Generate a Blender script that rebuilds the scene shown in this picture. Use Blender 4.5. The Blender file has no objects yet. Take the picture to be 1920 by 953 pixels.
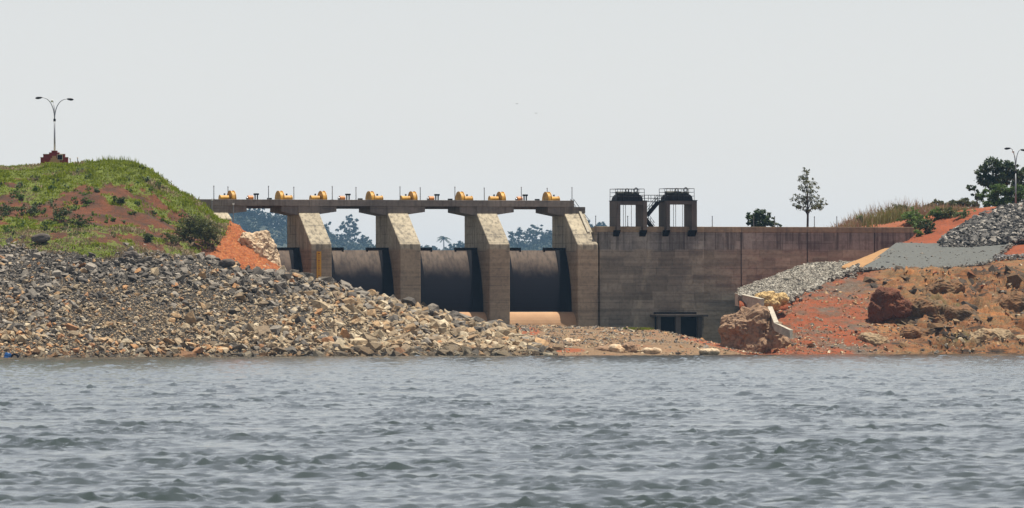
import bpy, bmesh, math, random
import numpy as np
from mathutils import Vector, Matrix

random.seed(7)
rng = np.random.default_rng(7)
scene = bpy.context.scene
COL = scene.collection

# ------------------------------------------------------------------ camera
F, CX, HY, EYE, ROLL = 15730.0, 960.0, 625.0, 2.8, 0.0026
cam_d = bpy.data.cameras.new("camera")
cam = bpy.data.objects.new("camera", cam_d)
COL.objects.link(cam)
cam_d.sensor_width = 36.0
cam_d.lens = 36.0 * F / 1920.0
cam_d.shift_y = (HY - 476.5) / 1920.0
cam_d.clip_start = 1.0
cam_d.clip_end = 40000.0
cam.matrix_world = Matrix.Translation((0, 0, EYE)) @ Matrix.Rotation(math.pi / 2, 4, 'X') @ Matrix.Rotation(-ROLL, 4, 'Z')
cam_d.dof.use_dof = True
cam_d.dof.focus_distance = 1120.0
cam_d.dof.aperture_fstop = 11.0
scene.camera = cam

# ------------------------------------------------------------------ sky and sun
SUN_TO = Vector((0.215, 0.052, 0.975)).normalized()
SUN_EL = math.asin(SUN_TO.z)
SUN_AZ = math.atan2(SUN_TO.x, SUN_TO.y)
world = bpy.data.worlds.new("World")
scene.world = world
world.use_nodes = True
wn = world.node_tree
wn.nodes.clear()
w_out = wn.nodes.new("ShaderNodeOutputWorld")
w_bg = wn.nodes.new("ShaderNodeBackground")
w_sky = wn.nodes.new("ShaderNodeTexSky")
w_sky.sky_type = 'NISHITA'
w_sky.sun_disc = False
w_sky.sun_elevation = SUN_EL
w_sky.sun_rotation = SUN_AZ
w_sky.altitude = 0.0
w_sky.air_density = 1.0
w_sky.dust_density = 0.0
w_sky.ozone_density = 1.0
w_hsv = wn.nodes.new("ShaderNodeHueSaturation")
w_hsv.inputs['Saturation'].default_value = 0.30
wn.links.new(w_sky.outputs[0], w_hsv.inputs['Color'])
w_tint = wn.nodes.new("ShaderNodeMix"); w_tint.data_type = 'RGBA'; w_tint.blend_type = 'MULTIPLY'
w_tint.inputs[0].default_value = 1.0; w_tint.inputs[7].default_value = (1.01, .985, 1.005, 1)
wn.links.new(w_hsv.outputs[0], w_tint.inputs[6])
wn.links.new(w_tint.outputs[2], w_bg.inputs[0])
w_bg.inputs[1].default_value = 0.078
wn.links.new(w_bg.outputs[0], w_out.inputs[0])

sun_d = bpy.data.lights.new("sun", 'SUN')
sun_d.energy = 5.0
sun_d.angle = math.radians(0.53)
sun_d.color = (1.0, 0.925, 0.79)
sun = bpy.data.objects.new("sun", sun_d)
COL.objects.link(sun)
sun.rotation_euler = SUN_TO.to_track_quat('Z', 'Y').to_euler()
sun.location = (0, 900, 400)

vs = scene.view_settings
vs.view_transform = 'Standard'
vs.look = 'None'
vs.gamma = 1.0
vs.exposure = 0.46
vs.use_curve_mapping = False
scene.render.engine = 'CYCLES'
scene.cycles.max_bounces = 6
scene.cycles.diffuse_bounces = 3
scene.cycles.glossy_bounces = 3
scene.cycles.volume_bounces = 0
scene.cycles.use_denoising = True

# ------------------------------------------------------------------ pixel / dam frames
def ray(px, py):
    dx, dy = px - CX, HY - py
    return (dx + dy * ROLL) / F, (dy - dx * ROLL) / F

def P(px, py, Y):
    kx, kz = ray(px, py)
    return Vector((kx * Y, Y, EYE + kz * Y))

ANG = math.radians(22.0)
CA, SA = math.cos(ANG), math.sin(ANG)
DY = 1150.0
def W(s, t, z):
    return Vector((s * CA + t * SA, DY + s * SA - t * CA, z))
def S(px, t, py=500):
    kx, _ = ray(px, py)
    return (kx * (DY - t * CA) - t * SA) / (CA - kx * SA)
def Z(px, py, t):
    s = S(px, t, py)
    Y = DY + s * SA - t * CA
    return EYE + ray(px, py)[1] * Y

# ------------------------------------------------------------------ numpy noise
_perm = np.random.default_rng(3).permutation(256)
_perm = np.concatenate([_perm, _perm, _perm])
_grad = np.random.default_rng(4).normal(size=(256, 3))
_grad /= np.linalg.norm(_grad, axis=1)[:, None]
def noise3(p):
    p = np.asarray(p, dtype=float)
    i = np.floor(p).astype(int)
    f = p - i
    u = f * f * f * (f * (f * 6 - 15) + 10)
    i &= 255
    res = 0
    for dx in (0, 1):
        wx = u[:, 0] if dx else 1 - u[:, 0]
        for dy in (0, 1):
            wy = u[:, 1] if dy else 1 - u[:, 1]
            for dz in (0, 1):
                wz = u[:, 2] if dz else 1 - u[:, 2]
                h = _perm[_perm[_perm[(i[:, 0] + dx) & 255] + ((i[:, 1] + dy) & 255)] + ((i[:, 2] + dz) & 255)]
                g = _grad[h]
                res = res + wx * wy * wz * ((g * (f - np.array([dx, dy, dz]))).sum(1))
    return res * 1.6
def fbm(p, scale, octv=4, gain=0.5, ridged=False):
    p = np.asarray(p) * scale
    a, tot = 1.0, 0
    for k in range(octv):
        n = noise3(p + 17.3 * k)
        if ridged:
            n = 0.5 - np.abs(n)
        tot = tot + a * n
        a *= gain
        p = p * 2.03
    return tot

# ------------------------------------------------------------------ mesh helpers
def link(o, parent=None):
    COL.objects.link(o)
    if parent is not None:
        o.parent = parent
    return o

def np_mesh(name, V, Fa, mat, parent=None, smooth=False, col=None):
    me = bpy.data.meshes.new(name)
    V = np.asarray(V, dtype=np.float32)
    Fa = np.asarray(Fa, dtype=np.int32)
    n, k = Fa.shape
    me.vertices.add(len(V)); me.vertices.foreach_set("co", V.ravel())
    me.loops.add(n * k); me.loops.foreach_set("vertex_index", Fa.ravel())
    me.polygons.add(n)
    me.polygons.foreach_set("loop_start", np.arange(0, n * k, k, dtype=np.int32))
    me.polygons.foreach_set("loop_total", np.full(n, k, dtype=np.int32))
    me.polygons.foreach_set("use_smooth", np.full(n, smooth, dtype=bool))
    me.update(calc_edges=True)
    if col is not None:
        at = me.color_attributes.new("Col", 'FLOAT_COLOR', 'POINT')
        c4 = np.ones((len(V), 4), dtype=np.float32); c4[:, :3] = col
        at.data.foreach_set("color", c4.ravel())
    if mat is not None:
        me.materials.append(mat)
    o = bpy.data.objects.new(name, me)
    return link(o, parent)

class G:
    """collects simple solids; build() links them as one mesh object"""
    def __init__(self):
        self.v, self.f = [], []
    def add(self, vs_, fs):
        b = len(self.v)
        self.v += [tuple(x) for x in vs_]
        self.f += [[b + i for i in q] for q in fs]
        return self
    def box(self, x0, x1, y0, y1, z0, z1):
        return self.add([(x0, y0, z0), (x1, y0, z0), (x1, y1, z0), (x0, y1, z0), (x0, y0, z1), (x1, y0, z1), (x1, y1, z1), (x0, y1, z1)],
                        [(3, 2, 1, 0), (4, 5, 6, 7), (0, 1, 5, 4), (1, 2, 6, 5), (2, 3, 7, 6), (3, 0, 4, 7)])
    def prism(self, poly, x0, x1):
        """poly in (y,z), counter-clockwise seen from +x, swept along x"""
        n = len(poly)
        vv = [(x0, y, z) for y, z in poly] + [(x1, y, z) for y, z in poly]
        ff = [list(range(n))[::-1], list(range(n, 2 * n))] + [(i, (i + 1) % n, n + (i + 1) % n, n + i) for i in range(n)]
        return self.add(vv, ff)
    def prism_xz(self, poly, y0, y1):
        n = len(poly)
        vv = [(x, y0, z) for x, z in poly] + [(x, y1, z) for x, z in poly]
        ff = [list(range(n)), list(range(n, 2 * n))[::-1]] + [(n + i, n + (i + 1) % n, (i + 1) % n, i) for i in range(n)]
        return self.add(vv, ff)
    def tube(self, pts, rad, n=8, cap=True):
        pts = [Vector(p) for p in pts]
        if not hasattr(rad, '__len__'):
            rad = [rad] * len(pts)
        b = len(self.v)
        prev = None
        for i, p in enumerate(pts):
            t = (pts[min(i + 1, len(pts) - 1)] - pts[max(i - 1, 0)]).normalized()
            if prev is None:
                a = t.orthogonal().normalized()
            else:
                a = (prev - t * prev.dot(t)).normalized()
            prev = a
            c = t.cross(a)
            for k in range(n):
                th = 2 * math.pi * k / n
                self.v.append(tuple(p + (a * math.cos(th) + c * math.sin(th)) * rad[i]))
        for i in range(len(pts) - 1):
            for k in range(n):
                k2 = (k + 1) % n
                self.f.append([b + i * n + k, b + i * n + k2, b + (i + 1) * n + k2, b + (i + 1) * n + k])
        if cap:
            self.f.append([b + k for k in range(n)][::-1])
            self.f.append([b + (len(pts) - 1) * n + k for k in range(n)])
        return self
    def build(self, name, mat, parent=None, smooth=False, bevel=0.0, seg=1):
        me = bpy.data.meshes.new(name)
        me.from_pydata(self.v, [], self.f)
        me.update()
        if smooth:
            me.polygons.foreach_set("use_smooth", [True] * len(me.polygons))
        me.materials.append(mat)
        o = bpy.data.objects.new(name, me)
        if bevel:
            m = o.modifiers.new("bevel", 'BEVEL'); m.width = bevel; m.segments = seg; m.limit_method = 'ANGLE'
        return link(o, parent)

def tag(o, label, cat=None, group=None, kind=None):
    o["label"] = label
    if cat: o["category"] = cat
    if group: o["group"] = group
    if kind: o["kind"] = kind
    return o

def thing(name, label, cat, loc, rotz=0.0, group=None):
    o = bpy.data.objects.new(name, None)
    o.empty_display_size = 0.5
    o.location = loc
    o.rotation_euler = (0, 0, rotz)
    link(o)
    return tag(o, label, cat, group)

def dup(root, loc, label, rotz=None):
    r = root.copy(); COL.objects.link(r); r.location = loc; r["label"] = label
    if rotz is not None: r.rotation_euler = (0, 0, rotz)
    for ch in list(root.children):
        c = ch.copy(); COL.objects.link(c); c.parent = r
        for g in list(ch.children):
            d = g.copy(); COL.objects.link(d); d.parent = c
    return r

ORD = ["leftmost", "second from left", "third from left", "fourth from left", "fifth from left", "sixth from left", "seventh from left",
       "eighth from left", "ninth from left", "tenth from left", "eleventh from left", "twelfth from left", "thirteenth from left", "fourteenth from left"]

# ------------------------------------------------------------------ materials
def new_mat(name):
    m = bpy.data.materials.new(name); m.use_nodes = True
    nt = m.node_tree; nt.nodes.clear()
    out = nt.nodes.new("ShaderNodeOutputMaterial")
    b = nt.nodes.new("ShaderNodeBsdfPrincipled")
    nt.links.new(b.outputs[0], out.inputs[0])
    return m, nt, b
def nd(nt, typ, **kw):
    n = nt.nodes.new(typ)
    for k, v in kw.items():
        setattr(n, k, v)
    return n
def mth(nt, op, a, b=None, clamp=False):
    n = nd(nt, "ShaderNodeMath", operation=op, use_clamp=clamp)
    for i, v in enumerate((a, b)):
        if v is None: continue
        if isinstance(v, (int, float)): n.inputs[i].default_value = v
        else: nt.links.new(v, n.inputs[i])
    return n.outputs[0]
def mixc(nt, fac, a, b, mode='MIX'):
    n = nd(nt, "ShaderNodeMix", data_type='RGBA', blend_type=mode)
    for sock, v in ((n.inputs[0], fac), (n.inputs[6], a), (n.inputs[7], b)):
        if isinstance(v, (int, float)): sock.default_value = v
        elif isinstance(v, tuple): sock.default_value = (*v, 1)
        else: nt.links.new(v, sock)
    return n.outputs[2]
def noise_n(nt, vec, scale, detail=5, rough=0.55, dist=0.0):
    n = nd(nt, "ShaderNodeTexNoise")
    n.inputs['Scale'].default_value = scale; n.inputs['Detail'].default_value = detail
    n.inputs['Roughness'].default_value = rough; n.inputs['Distortion'].default_value = dist
    if vec is not None: nt.links.new(vec, n.inputs['Vector'])
    return n.outputs['Fac']
def ramp(nt, fac, stops):
    n = nd(nt, "ShaderNodeValToRGB")
    el = n.color_ramp.elements
    while len(el) < len(stops): el.new(0.5)
    for e, (p, c) in zip(el, stops):
        e.position = p; e.color = (*c, 1) if len(c) == 3 else c
    nt.links.new(fac, n.inputs[0])
    return n.outputs[0]
def gpos(nt):
    return nd(nt, "ShaderNodeNewGeometry").outputs['Position']
def mapped(nt, vec, sc):
    n = nd(nt, "ShaderNodeMapping"); n.inputs['Scale'].default_value = sc
    nt.links.new(vec, n.inputs['Vector']); return n.outputs[0]
def bump(nt, b, h, strength=0.5, dist=0.1):
    n = nd(nt, "ShaderNodeBump"); n.inputs['Strength'].default_value = strength; n.inputs['Distance'].default_value = dist
    nt.links.new(h, n.inputs['Height']); nt.links.new(n.outputs[0], b.inputs['Normal'])
def smooth01(nt, v, lo, hi):
    n = nd(nt, "ShaderNodeMapRange", interpolation_type='SMOOTHSTEP')
    n.inputs[1].default_value = lo; n.inputs[2].default_value = hi
    nt.links.new(v, n.inputs[0]); return n.outputs[0]

def simple(name, c1, c2=None, scale=2.0, rough=0.7, metal=0.0, bmp=0.0):
    m, nt, b = new_mat(name)
    c2 = c2 or tuple(x * 0.7 for x in c1)
    p = gpos(nt)
    f = noise_n(nt, p, scale, 5)
    c = ramp(nt, f, [(0.3, c1), (0.7, c2)])
    nt.links.new(c, b.inputs['Base Color'])
    b.inputs['Roughness'].default_value = rough; b.inputs['Metallic'].default_value = metal
    if bmp: bump(nt, b, f, bmp, 0.1)
    return m

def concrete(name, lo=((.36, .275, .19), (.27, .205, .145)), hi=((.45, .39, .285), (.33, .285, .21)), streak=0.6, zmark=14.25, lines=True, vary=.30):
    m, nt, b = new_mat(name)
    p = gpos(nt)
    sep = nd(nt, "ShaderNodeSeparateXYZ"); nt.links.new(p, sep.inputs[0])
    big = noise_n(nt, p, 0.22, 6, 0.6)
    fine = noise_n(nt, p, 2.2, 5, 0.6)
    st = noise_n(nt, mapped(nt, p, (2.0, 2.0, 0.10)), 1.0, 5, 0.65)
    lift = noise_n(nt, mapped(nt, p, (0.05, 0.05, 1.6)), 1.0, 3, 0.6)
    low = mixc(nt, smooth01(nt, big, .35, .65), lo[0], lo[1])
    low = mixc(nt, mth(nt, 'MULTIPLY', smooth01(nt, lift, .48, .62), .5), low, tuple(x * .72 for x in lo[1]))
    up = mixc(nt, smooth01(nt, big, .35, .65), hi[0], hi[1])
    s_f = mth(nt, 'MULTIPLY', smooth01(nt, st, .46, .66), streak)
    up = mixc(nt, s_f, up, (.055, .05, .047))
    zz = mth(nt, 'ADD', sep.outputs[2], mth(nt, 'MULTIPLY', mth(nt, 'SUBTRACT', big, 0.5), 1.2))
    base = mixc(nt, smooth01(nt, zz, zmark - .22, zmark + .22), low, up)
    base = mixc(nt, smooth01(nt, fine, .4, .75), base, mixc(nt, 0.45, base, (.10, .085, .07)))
    oi = nd(nt, "ShaderNodeObjectInfo")
    tint = mth(nt, 'ADD', mth(nt, 'MULTIPLY', oi.outputs['Random'], vary), 1 - vary / 2)
    hsv = nd(nt, "ShaderNodeHueSaturation"); nt.links.new(base, hsv.inputs['Color']); nt.links.new(tint, hsv.inputs['Value'])
    base = hsv.outputs[0]
    if lines:
        fr = mth(nt, 'FRACT', mth(nt, 'DIVIDE', mth(nt, 'ADD', sep.outputs[2], mth(nt, 'MULTIPLY', fine, 0.12)), 1.17))
        ln = mth(nt, 'MULTIPLY', mth(nt, 'LESS_THAN', fr, 0.085), mth(nt, 'MULTIPLY', smooth01(nt, big, .4, .62), .5))
        base = mixc(nt, ln, base, (.05, .045, .04))
    nt.links.new(base, b.inputs['Base Color'])
    b.inputs['Roughness'].default_value = 0.9
    bump(nt, b, fine, 0.35, 0.06)
    return m

M = {}
M['concrete'] = concrete('concrete')
M['concrete_wall'] = concrete('weathered_wall_concrete', lo=((.32, .275, .212), (.245, .21, .165)), hi=((.33, .31, .27), (.20, .19, .175)), streak=.8, vary=.46)
M['concrete_deck'] = concrete('deck_concrete', hi=((.24, .205, .175), (.15, .13, .115)), streak=.4, zmark=2)
M['concrete_coping'] = concrete('coping_concrete', hi=((.34, .26, .17), (.24, .18, .12)), streak=.35, zmark=2, lines=False)
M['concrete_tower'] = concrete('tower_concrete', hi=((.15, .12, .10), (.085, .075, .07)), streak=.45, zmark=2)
M['sill'] = simple('silted_concrete', (.46, .28, .155), (.38, .22, .12), .6, .9, bmp=.2)
M['kerb'] = simple('kerb_concrete', (.48, .44, .36), (.30, .27, .22), 1.5, .9, bmp=.2)
M['dark_steel'] = simple('dark_steel', (.018, .018, .022), (.012, .012, .014), 3, .55)
M['black_gate'] = simple('black_gate_paint', (.006, .006, .011), (.004, .004, .008), 2, .6)
M['joint'] = simple('joint_filler', (.05, .045, .04), (.03, .028, .026), 2, .9)
M['yellow'] = simple('yellow_paint', (.66, .34, .012), (.30, .14, .012), 2.0, .55)
M['orange'] = simple('orange_paint', (.55, .19, .02), (.42, .14, .015), 3, .5)
M['gauge'] = simple('gauge_yellow', (.62, .31, .01), (.50, .23, .01), 2.0, .6)
M['galv'] = simple('galvanised_steel', (.30, .31, .33), (.22, .23, .25), 3, .45, .5)
M['post'] = simple('post_paint', (.20, .205, .215), (.13, .13, .14), 3, .6)
M['white'] = simple('white_paint', (.8, .8, .78), (.65, .65, .62), 3, .5)
M['red_paint'] = simple('dark_red_paint', (.26, .022, .016), (.17, .015, .012), 3, .6)
M['tan_paint'] = simple('tan_paint', (.52, .30, .13), (.42, .24, .11), 3, .7)
M['cream'] = simple('cream_plaster', (.72, .62, .45), (.6, .5, .36), 3, .7)
M['blue'] = simple('blue_plastic', (.02, .12, .36), (.015, .09, .28), 3, .4)
M['machine'] = simple('machine_green_black', (.035, .04, .022), (.012, .013, .012), 3, .55)
M['bark'] = simple('bark', (.09, .07, .055), (.05, .04, .032), 4, .9)
M['wood'] = simple('weathered_wood', (.22, .18, .13), (.13, .10, .075), 4, .9)
M['asphalt'] = simple('grey_road', (.115, .12, .112), (.075, .078, .074), 2.4, .95, bmp=.6)
M['road_edge'] = simple('sandy_concrete_strip', (.36, .20, .08), (.29, .155, .06), .8, .9, bmp=.3)

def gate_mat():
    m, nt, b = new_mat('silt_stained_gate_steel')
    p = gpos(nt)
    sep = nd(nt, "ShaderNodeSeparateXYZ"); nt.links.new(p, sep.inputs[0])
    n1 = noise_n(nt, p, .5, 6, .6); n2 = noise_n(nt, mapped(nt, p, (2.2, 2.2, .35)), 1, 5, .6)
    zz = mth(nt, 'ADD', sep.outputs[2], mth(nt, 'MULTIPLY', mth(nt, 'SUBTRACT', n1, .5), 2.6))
    f = smooth01(nt, zz, 10.2, 13.6)  # pale top to black foot: dust and grazing-sun fade painted together
    dust_light = mixc(nt, smooth01(nt, n2, .35, .7), (.20, .155, .125), (.11, .09, .08))
    nt.links.new(mixc(nt, f, (.008, .008, .014), dust_light), b.inputs['Base Color'])
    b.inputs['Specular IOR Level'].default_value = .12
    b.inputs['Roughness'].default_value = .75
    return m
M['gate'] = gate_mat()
for k_ in ('black_gate', 'dark_steel'):
    [n for n in M[k_].node_tree.nodes if n.type == 'BSDF_PRINCIPLED'][0].inputs['Specular IOR Level'].default_value = .12

def ground_mat(name, stops, scale=.35, fine=3.0, finec=None, bmp=.6):
    m, nt, b = new_mat(name)
    p = gpos(nt)
    f = noise_n(nt, p, scale, 8, .62, .4)
    f2 = noise_n(nt, p, fine, 4, .6)
    c = ramp(nt, f, stops)
    c = mixc(nt, smooth01(nt, f2, .38, .72), c, mixc(nt, .6, c, finec or (.05, .035, .025)))
    nt.links.new(c, b.inputs['Base Color'])
    b.inputs['Roughness'].default_value = .95
    bump(nt, b, f2, bmp, .15)
    return m
M['red_soil'] = ground_mat('red_soil', [(.25, (.24, .07, .028)), (.5, (.30, .085, .03)), (.75, (.22, .08, .035))])
M['orange_soil'] = ground_mat('bright_red_soil', [(.25, (.17, .034, .007)), (.5, (.26, .052, .009)), (.8, (.18, .05, .014))])
def hill_mat():
    m, nt, b = new_mat('grassy_red_soil')
    p = gpos(nt)
    f = noise_n(nt, p, .3, 8, .65); f2 = noise_n(nt, p, 2.2, 5, .65)
    soil = ramp(nt, f, [(.3, (.022, .014, .007)), (.43, (.06, .021, .008)), (.58, (.125, .033, .009)), (.75, (.06, .024, .009))])
    green = ramp(nt, f2, [(.3, (.04, .052, .01)), (.5, (.095, .125, .009)), (.7, (.13, .155, .018))])
    cov = nd(nt, "ShaderNodeVertexColor", layer_name="Cover").outputs[0]
    k = mth(nt, 'ADD', cov, mth(nt, 'MULTIPLY', mth(nt, 'SUBTRACT', f2, .5), 1.1))
    c = mixc(nt, smooth01(nt, k, .35, .62), soil, green)
    og = nd(nt, "ShaderNodeVertexColor", layer_name="Earth").outputs[0]
    c = mixc(nt, smooth01(nt, mth(nt, 'ADD', og, mth(nt, 'MULTIPLY', mth(nt, 'SUBTRACT', f2, .5), .8)), .4, .6), c, ramp(nt, f2, [(.3, (.16, .036, .007)), (.5, (.29, .072, .013)), (.68, (.40, .17, .055))]))
    c = mixc(nt, smooth01(nt, noise_n(nt, p, 4.5, 4, .6), .42, .72), c, mixc(nt, .6, c, (.02, .018, .01)))
    nt.links.new(c, b.inputs['Base Color']); b.inputs['Roughness'].default_value = .95
    bump(nt, b, f2, .8, .2)
    return m
M['hill_soil'] = hill_mat()
def fines_mat():
    m, nt, b = new_mat('rubble_fines')
    p = gpos(nt)
    sep = nd(nt, "ShaderNodeSeparateXYZ"); nt.links.new(p, sep.inputs[0])
    v = nd(nt, "ShaderNodeTexVoronoi"); v.inputs['Scale'].default_value = 3.2; nt.links.new(mapped(nt, p, (1, 1, 1.8)), v.inputs['Vector'])
    sr = nd(nt, "ShaderNodeSeparateColor"); nt.links.new(v.outputs['Color'], sr.inputs[0])
    tan = ramp(nt, sr.outputs[0], [(.1, (.05, .04, .03)), (.45, (.17, .125, .08)), (.75, (.30, .22, .14)), (.95, (.44, .34, .22))])
    grey = ramp(nt, sr.outputs[0], [(.1, (.025, .024, .022)), (.5, (.085, .08, .075)), (.9, (.20, .185, .165))])
    k = mth(nt, 'ADD', sep.outputs[2], mth(nt, 'MULTIPLY', mth(nt, 'SUBTRACT', noise_n(nt, p, .2, 4), .5), 14.0))
    c = mixc(nt, smooth01(nt, k, 6.0, 11.5), tan, grey)
    c = mixc(nt, smooth01(nt, v.outputs['Distance'], .28, .5), c, (.022, .018, .014))
    c = mixc(nt, mth(nt, 'LESS_THAN', sep.outputs[2], .35), c, (.045, .035, .026))
    nt.links.new(c, b.inputs['Base Color']); b.inputs['Roughness'].default_value = .95
    bump(nt, b, mth(nt, 'SUBTRACT', 1.0, v.outputs['Distance']), 1.0, .3)
    return m
M['rubble_base'] = fines_mat()
M['spit'] = ground_mat('gravelly_silt', [(.3, (.17, .115, .07)), (.55, (.22, .15, .09)), (.75, (.27, .11, .045))], .25, 4)
M['gravel_grey'] = ground_mat('grey_gravel', [(.3, (.26, .245, .215)), (.6, (.34, .32, .275)), (.8, (.22, .21, .19))], 1.2, 5)
M['crag'] = ground_mat('brown_crag', [(.22, (.025, .018, .012)), (.4, (.11, .068, .034)), (.52, (.21, .10, .04)), (.66, (.16, .115, .06)), (.8, (.26, .09, .03))], .32, 2.2)
M['pale_rock'] = ground_mat('pale_rock', [(.25, (.48, .34, .21)), (.5, (.62, .48, .33)), (.75, (.52, .30, .14))], .5, 2.5)
M['pink_rock'] = ground_mat('pink_brown_rock', [(.25, (.20, .12, .07)), (.5, (.31, .195, .12)), (.75, (.17, .105, .07))], .4, 2.2)
M['ochre_rock'] = ground_mat('ochre_rock', [(.25, (.20, .13, .07)), (.5, (.34, .25, .15)), (.75, (.26, .15, .07))], .5, 2.5)
M['cream_rock'] = ground_mat('cream_rubble', [(.3, (.68, .50, .24)), (.7, (.52, .34, .14))], .9, 3)
M['dark_red_rock'] = ground_mat('dark_red_rock', [(.3, (.09, .030, .014)), (.7, (.18, .055, .022))], .5, 2)
M['far_ground'] = ground_mat('far_ground', [(.3, (.02, .035, .02)), (.7, (.035, .045, .025))], .02, .2)
M['bed'] = ground_mat('lake_bed', [(.3, (.10, .07, .045)), (.7, (.13, .09, .055))], .05, .5)

def stone_mat():
    m, nt, b = new_mat('stone')
    p = gpos(nt)
    at = nd(nt, "ShaderNodeVertexColor", layer_name="Col")
    oi = nd(nt, "ShaderNodeObjectInfo")
    c = mixc(nt, 1.0, at.outputs[0], oi.outputs['Color'], 'MULTIPLY')
    f = noise_n(nt, p, 2.5, 4, .65)
    c = mixc(nt, smooth01(nt, f, .35, .75), c, mixc(nt, .45, c, (.06, .05, .04)))
    nt.links.new(c, b.inputs['Base Color'])
    b.inputs['Roughness'].default_value = .92
    bump(nt, b, noise_n(nt, p, 1.6, 6, .72), .8, .25)
    return m
M['stone'] = stone_mat()

def leaf_mat(name, c1, c2, c3, trans=0.25):
    m, nt, b = new_mat(name)
    p = gpos(nt)
    f = noise_n(nt, p, 1.6, 3, .7)
    c = ramp(nt, f, [(.3, c1), (.5, c2), (.72, c3)])
    nt.links.new(c, b.inputs['Base Color'])
    b.inputs['Roughness'].default_value = .6
    tr = nd(nt, "ShaderNodeBsdfTranslucent"); nt.links.new(c, tr.inputs[0])
    mx = nd(nt, "ShaderNodeMixShader"); mx.inputs[0].default_value = trans
    nt.links.new(b.outputs[0], mx.inputs[1]); nt.links.new(tr.outputs[0], mx.inputs[2])
    out = [n for n in nt.nodes if n.type == 'OUTPUT_MATERIAL'][0]
    nt.links.new(mx.outputs[0], out.inputs[0])
    return m
M['grass'] = leaf_mat('grass', (.09, .125, .006), (.225, .275, .010), (.19, .205, .018), .5)
M['shrub'] = leaf_mat('shrub_leaf', (.06, .11, .018), (.11, .18, .03), (.17, .22, .06), .4)
M['shrub_dark'] = leaf_mat('dark_shrub_leaf', (.03, .055, .014), (.06, .085, .022), (.10, .11, .04), .35)
M['shrub_olive'] = leaf_mat('olive_shrub_leaf', (.04, .055, .014), (.085, .10, .024), (.14, .125, .045), .4)
M['shrub_grey'] = leaf_mat('grey_green_leaf', (.11, .16, .06), (.18, .24, .10), (.22, .27, .13), .4)
M['olive'] = leaf_mat('olive_grass', (.11, .12, .03), (.18, .18, .05), (.22, .19, .07), .4)
M['dry'] = leaf_mat('dry_grass', (.27, .20, .11), (.34, .25, .15), (.22, .20, .09))
M['pinkdry'] = leaf_mat('reddish_dry_grass', (.30, .17, .12), (.34, .22, .15), (.24, .18, .10))
M['tree'] = leaf_mat('tree_leaf', (.022, .045, .012), (.04, .068, .018), (.065, .09, .03), .3)
M['tree_thin'] = leaf_mat('olive_tree_leaf', (.07, .085, .035), (.11, .12, .05), (.15, .145, .07), .35)
M['tree_mid'] = leaf_mat('mid_green_leaf', (.045, .09, .018), (.075, .135, .026), (.10, .15, .045), .4)
M['far_leaf'] = leaf_mat('far_leaf', (.02, .035, .02), (.03, .048, .028), (.04, .06, .035))

# ------------------------------------------------------------------ water
def water_mat():
    m, nt, b = new_mat('lake_water')
    p = gpos(nt)
    b.inputs['Base Color'].default_value = (.029, .042, .040, 1)
    b.inputs['Roughness'].default_value = .10
    b.inputs['IOR'].default_value = 1.333
    n = noise_n(nt, mapped(nt, p, (1.0, .6, 1)), 3.2, 3, .6)
    bump(nt, b, n, .35, .06)
    return m
M['water'] = water_mat()

def make_water():
    ang = np.concatenate([np.linspace(-80, -5, 26), np.linspace(-4.4, 4.4, 400), np.linspace(5, 80, 26)])
    ang = np.radians(ang)
    r = np.concatenate([np.linspace(4, 116, 24)[:-1], 116 * (1250 / 116) ** np.linspace(0, 1, 1150)])
    A, Rr = np.meshgrid(ang, r)
    X = (Rr * np.sin(A)).ravel(); Y = (Rr * np.cos(A)).ravel()
    g = np.random.default_rng(12)
    Zw = np.zeros_like(X); DX = np.zeros_like(X); DYs = np.zeros_like(X)
    n = 64
    lam = np.exp(g.uniform(math.log(.28), math.log(1.75), n))
    for k in range(n):
        th = math.radians(90 + g.normal(8, 40))
        kx, ky = math.cos(th) * 2 * math.pi / lam[k], math.sin(th) * 2 * math.pi / lam[k]
        amp = .0063 * lam[k] ** .74
        ph = kx * X + ky * Y + g.uniform(0, 6.28)
        # groups of waves: patches of rougher and calmer water
        Zw += amp * np.cos(ph)
        DX -= amp * 1.0 * math.cos(th) * np.sin(ph); DYs -= amp * 1.0 * math.sin(th) * np.sin(ph)
    pp = np.stack([X * .05, Y * .035, X * 0], 1)
    pq = np.stack([X * .22, Y * .16, X * 0], 1)
    env = .95 + .35 * noise3(pp) + 1.15 * noise3(pq + 5) + .5 * noise3(pq * 2.7 + 9)
    env = np.clip(env, .30, 2.7)
    fade = np.clip((Y - 20) / 60, 0, 1)
    env = env * fade
    V = np.stack([X + DX * env, Y + DYs * env, Zw * env], 1)
    nr, nc = len(r), len(ang)
    idx = np.arange(nr * nc).reshape(nr, nc)
    Fa = np.stack([idx[:-1, :-1], idx[:-1, 1:], idx[1:, 1:], idx[1:, :-1]], -1).reshape(-1, 4)
    o = np_mesh('water', V, Fa, M['water'], smooth=True)
    tag(o, 'choppy grey lake water in front of the dam', kind='structure')
make_water()
g = G().add([(-14000, -400, -4), (14000, -400, -4), (14000, 16000, -4), (-14000, 16000, -4)], [(0, 1, 2, 3)])
tag(g.build('ground', M['bed']), 'brown ground under and beyond the lake', kind='structure')

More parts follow.
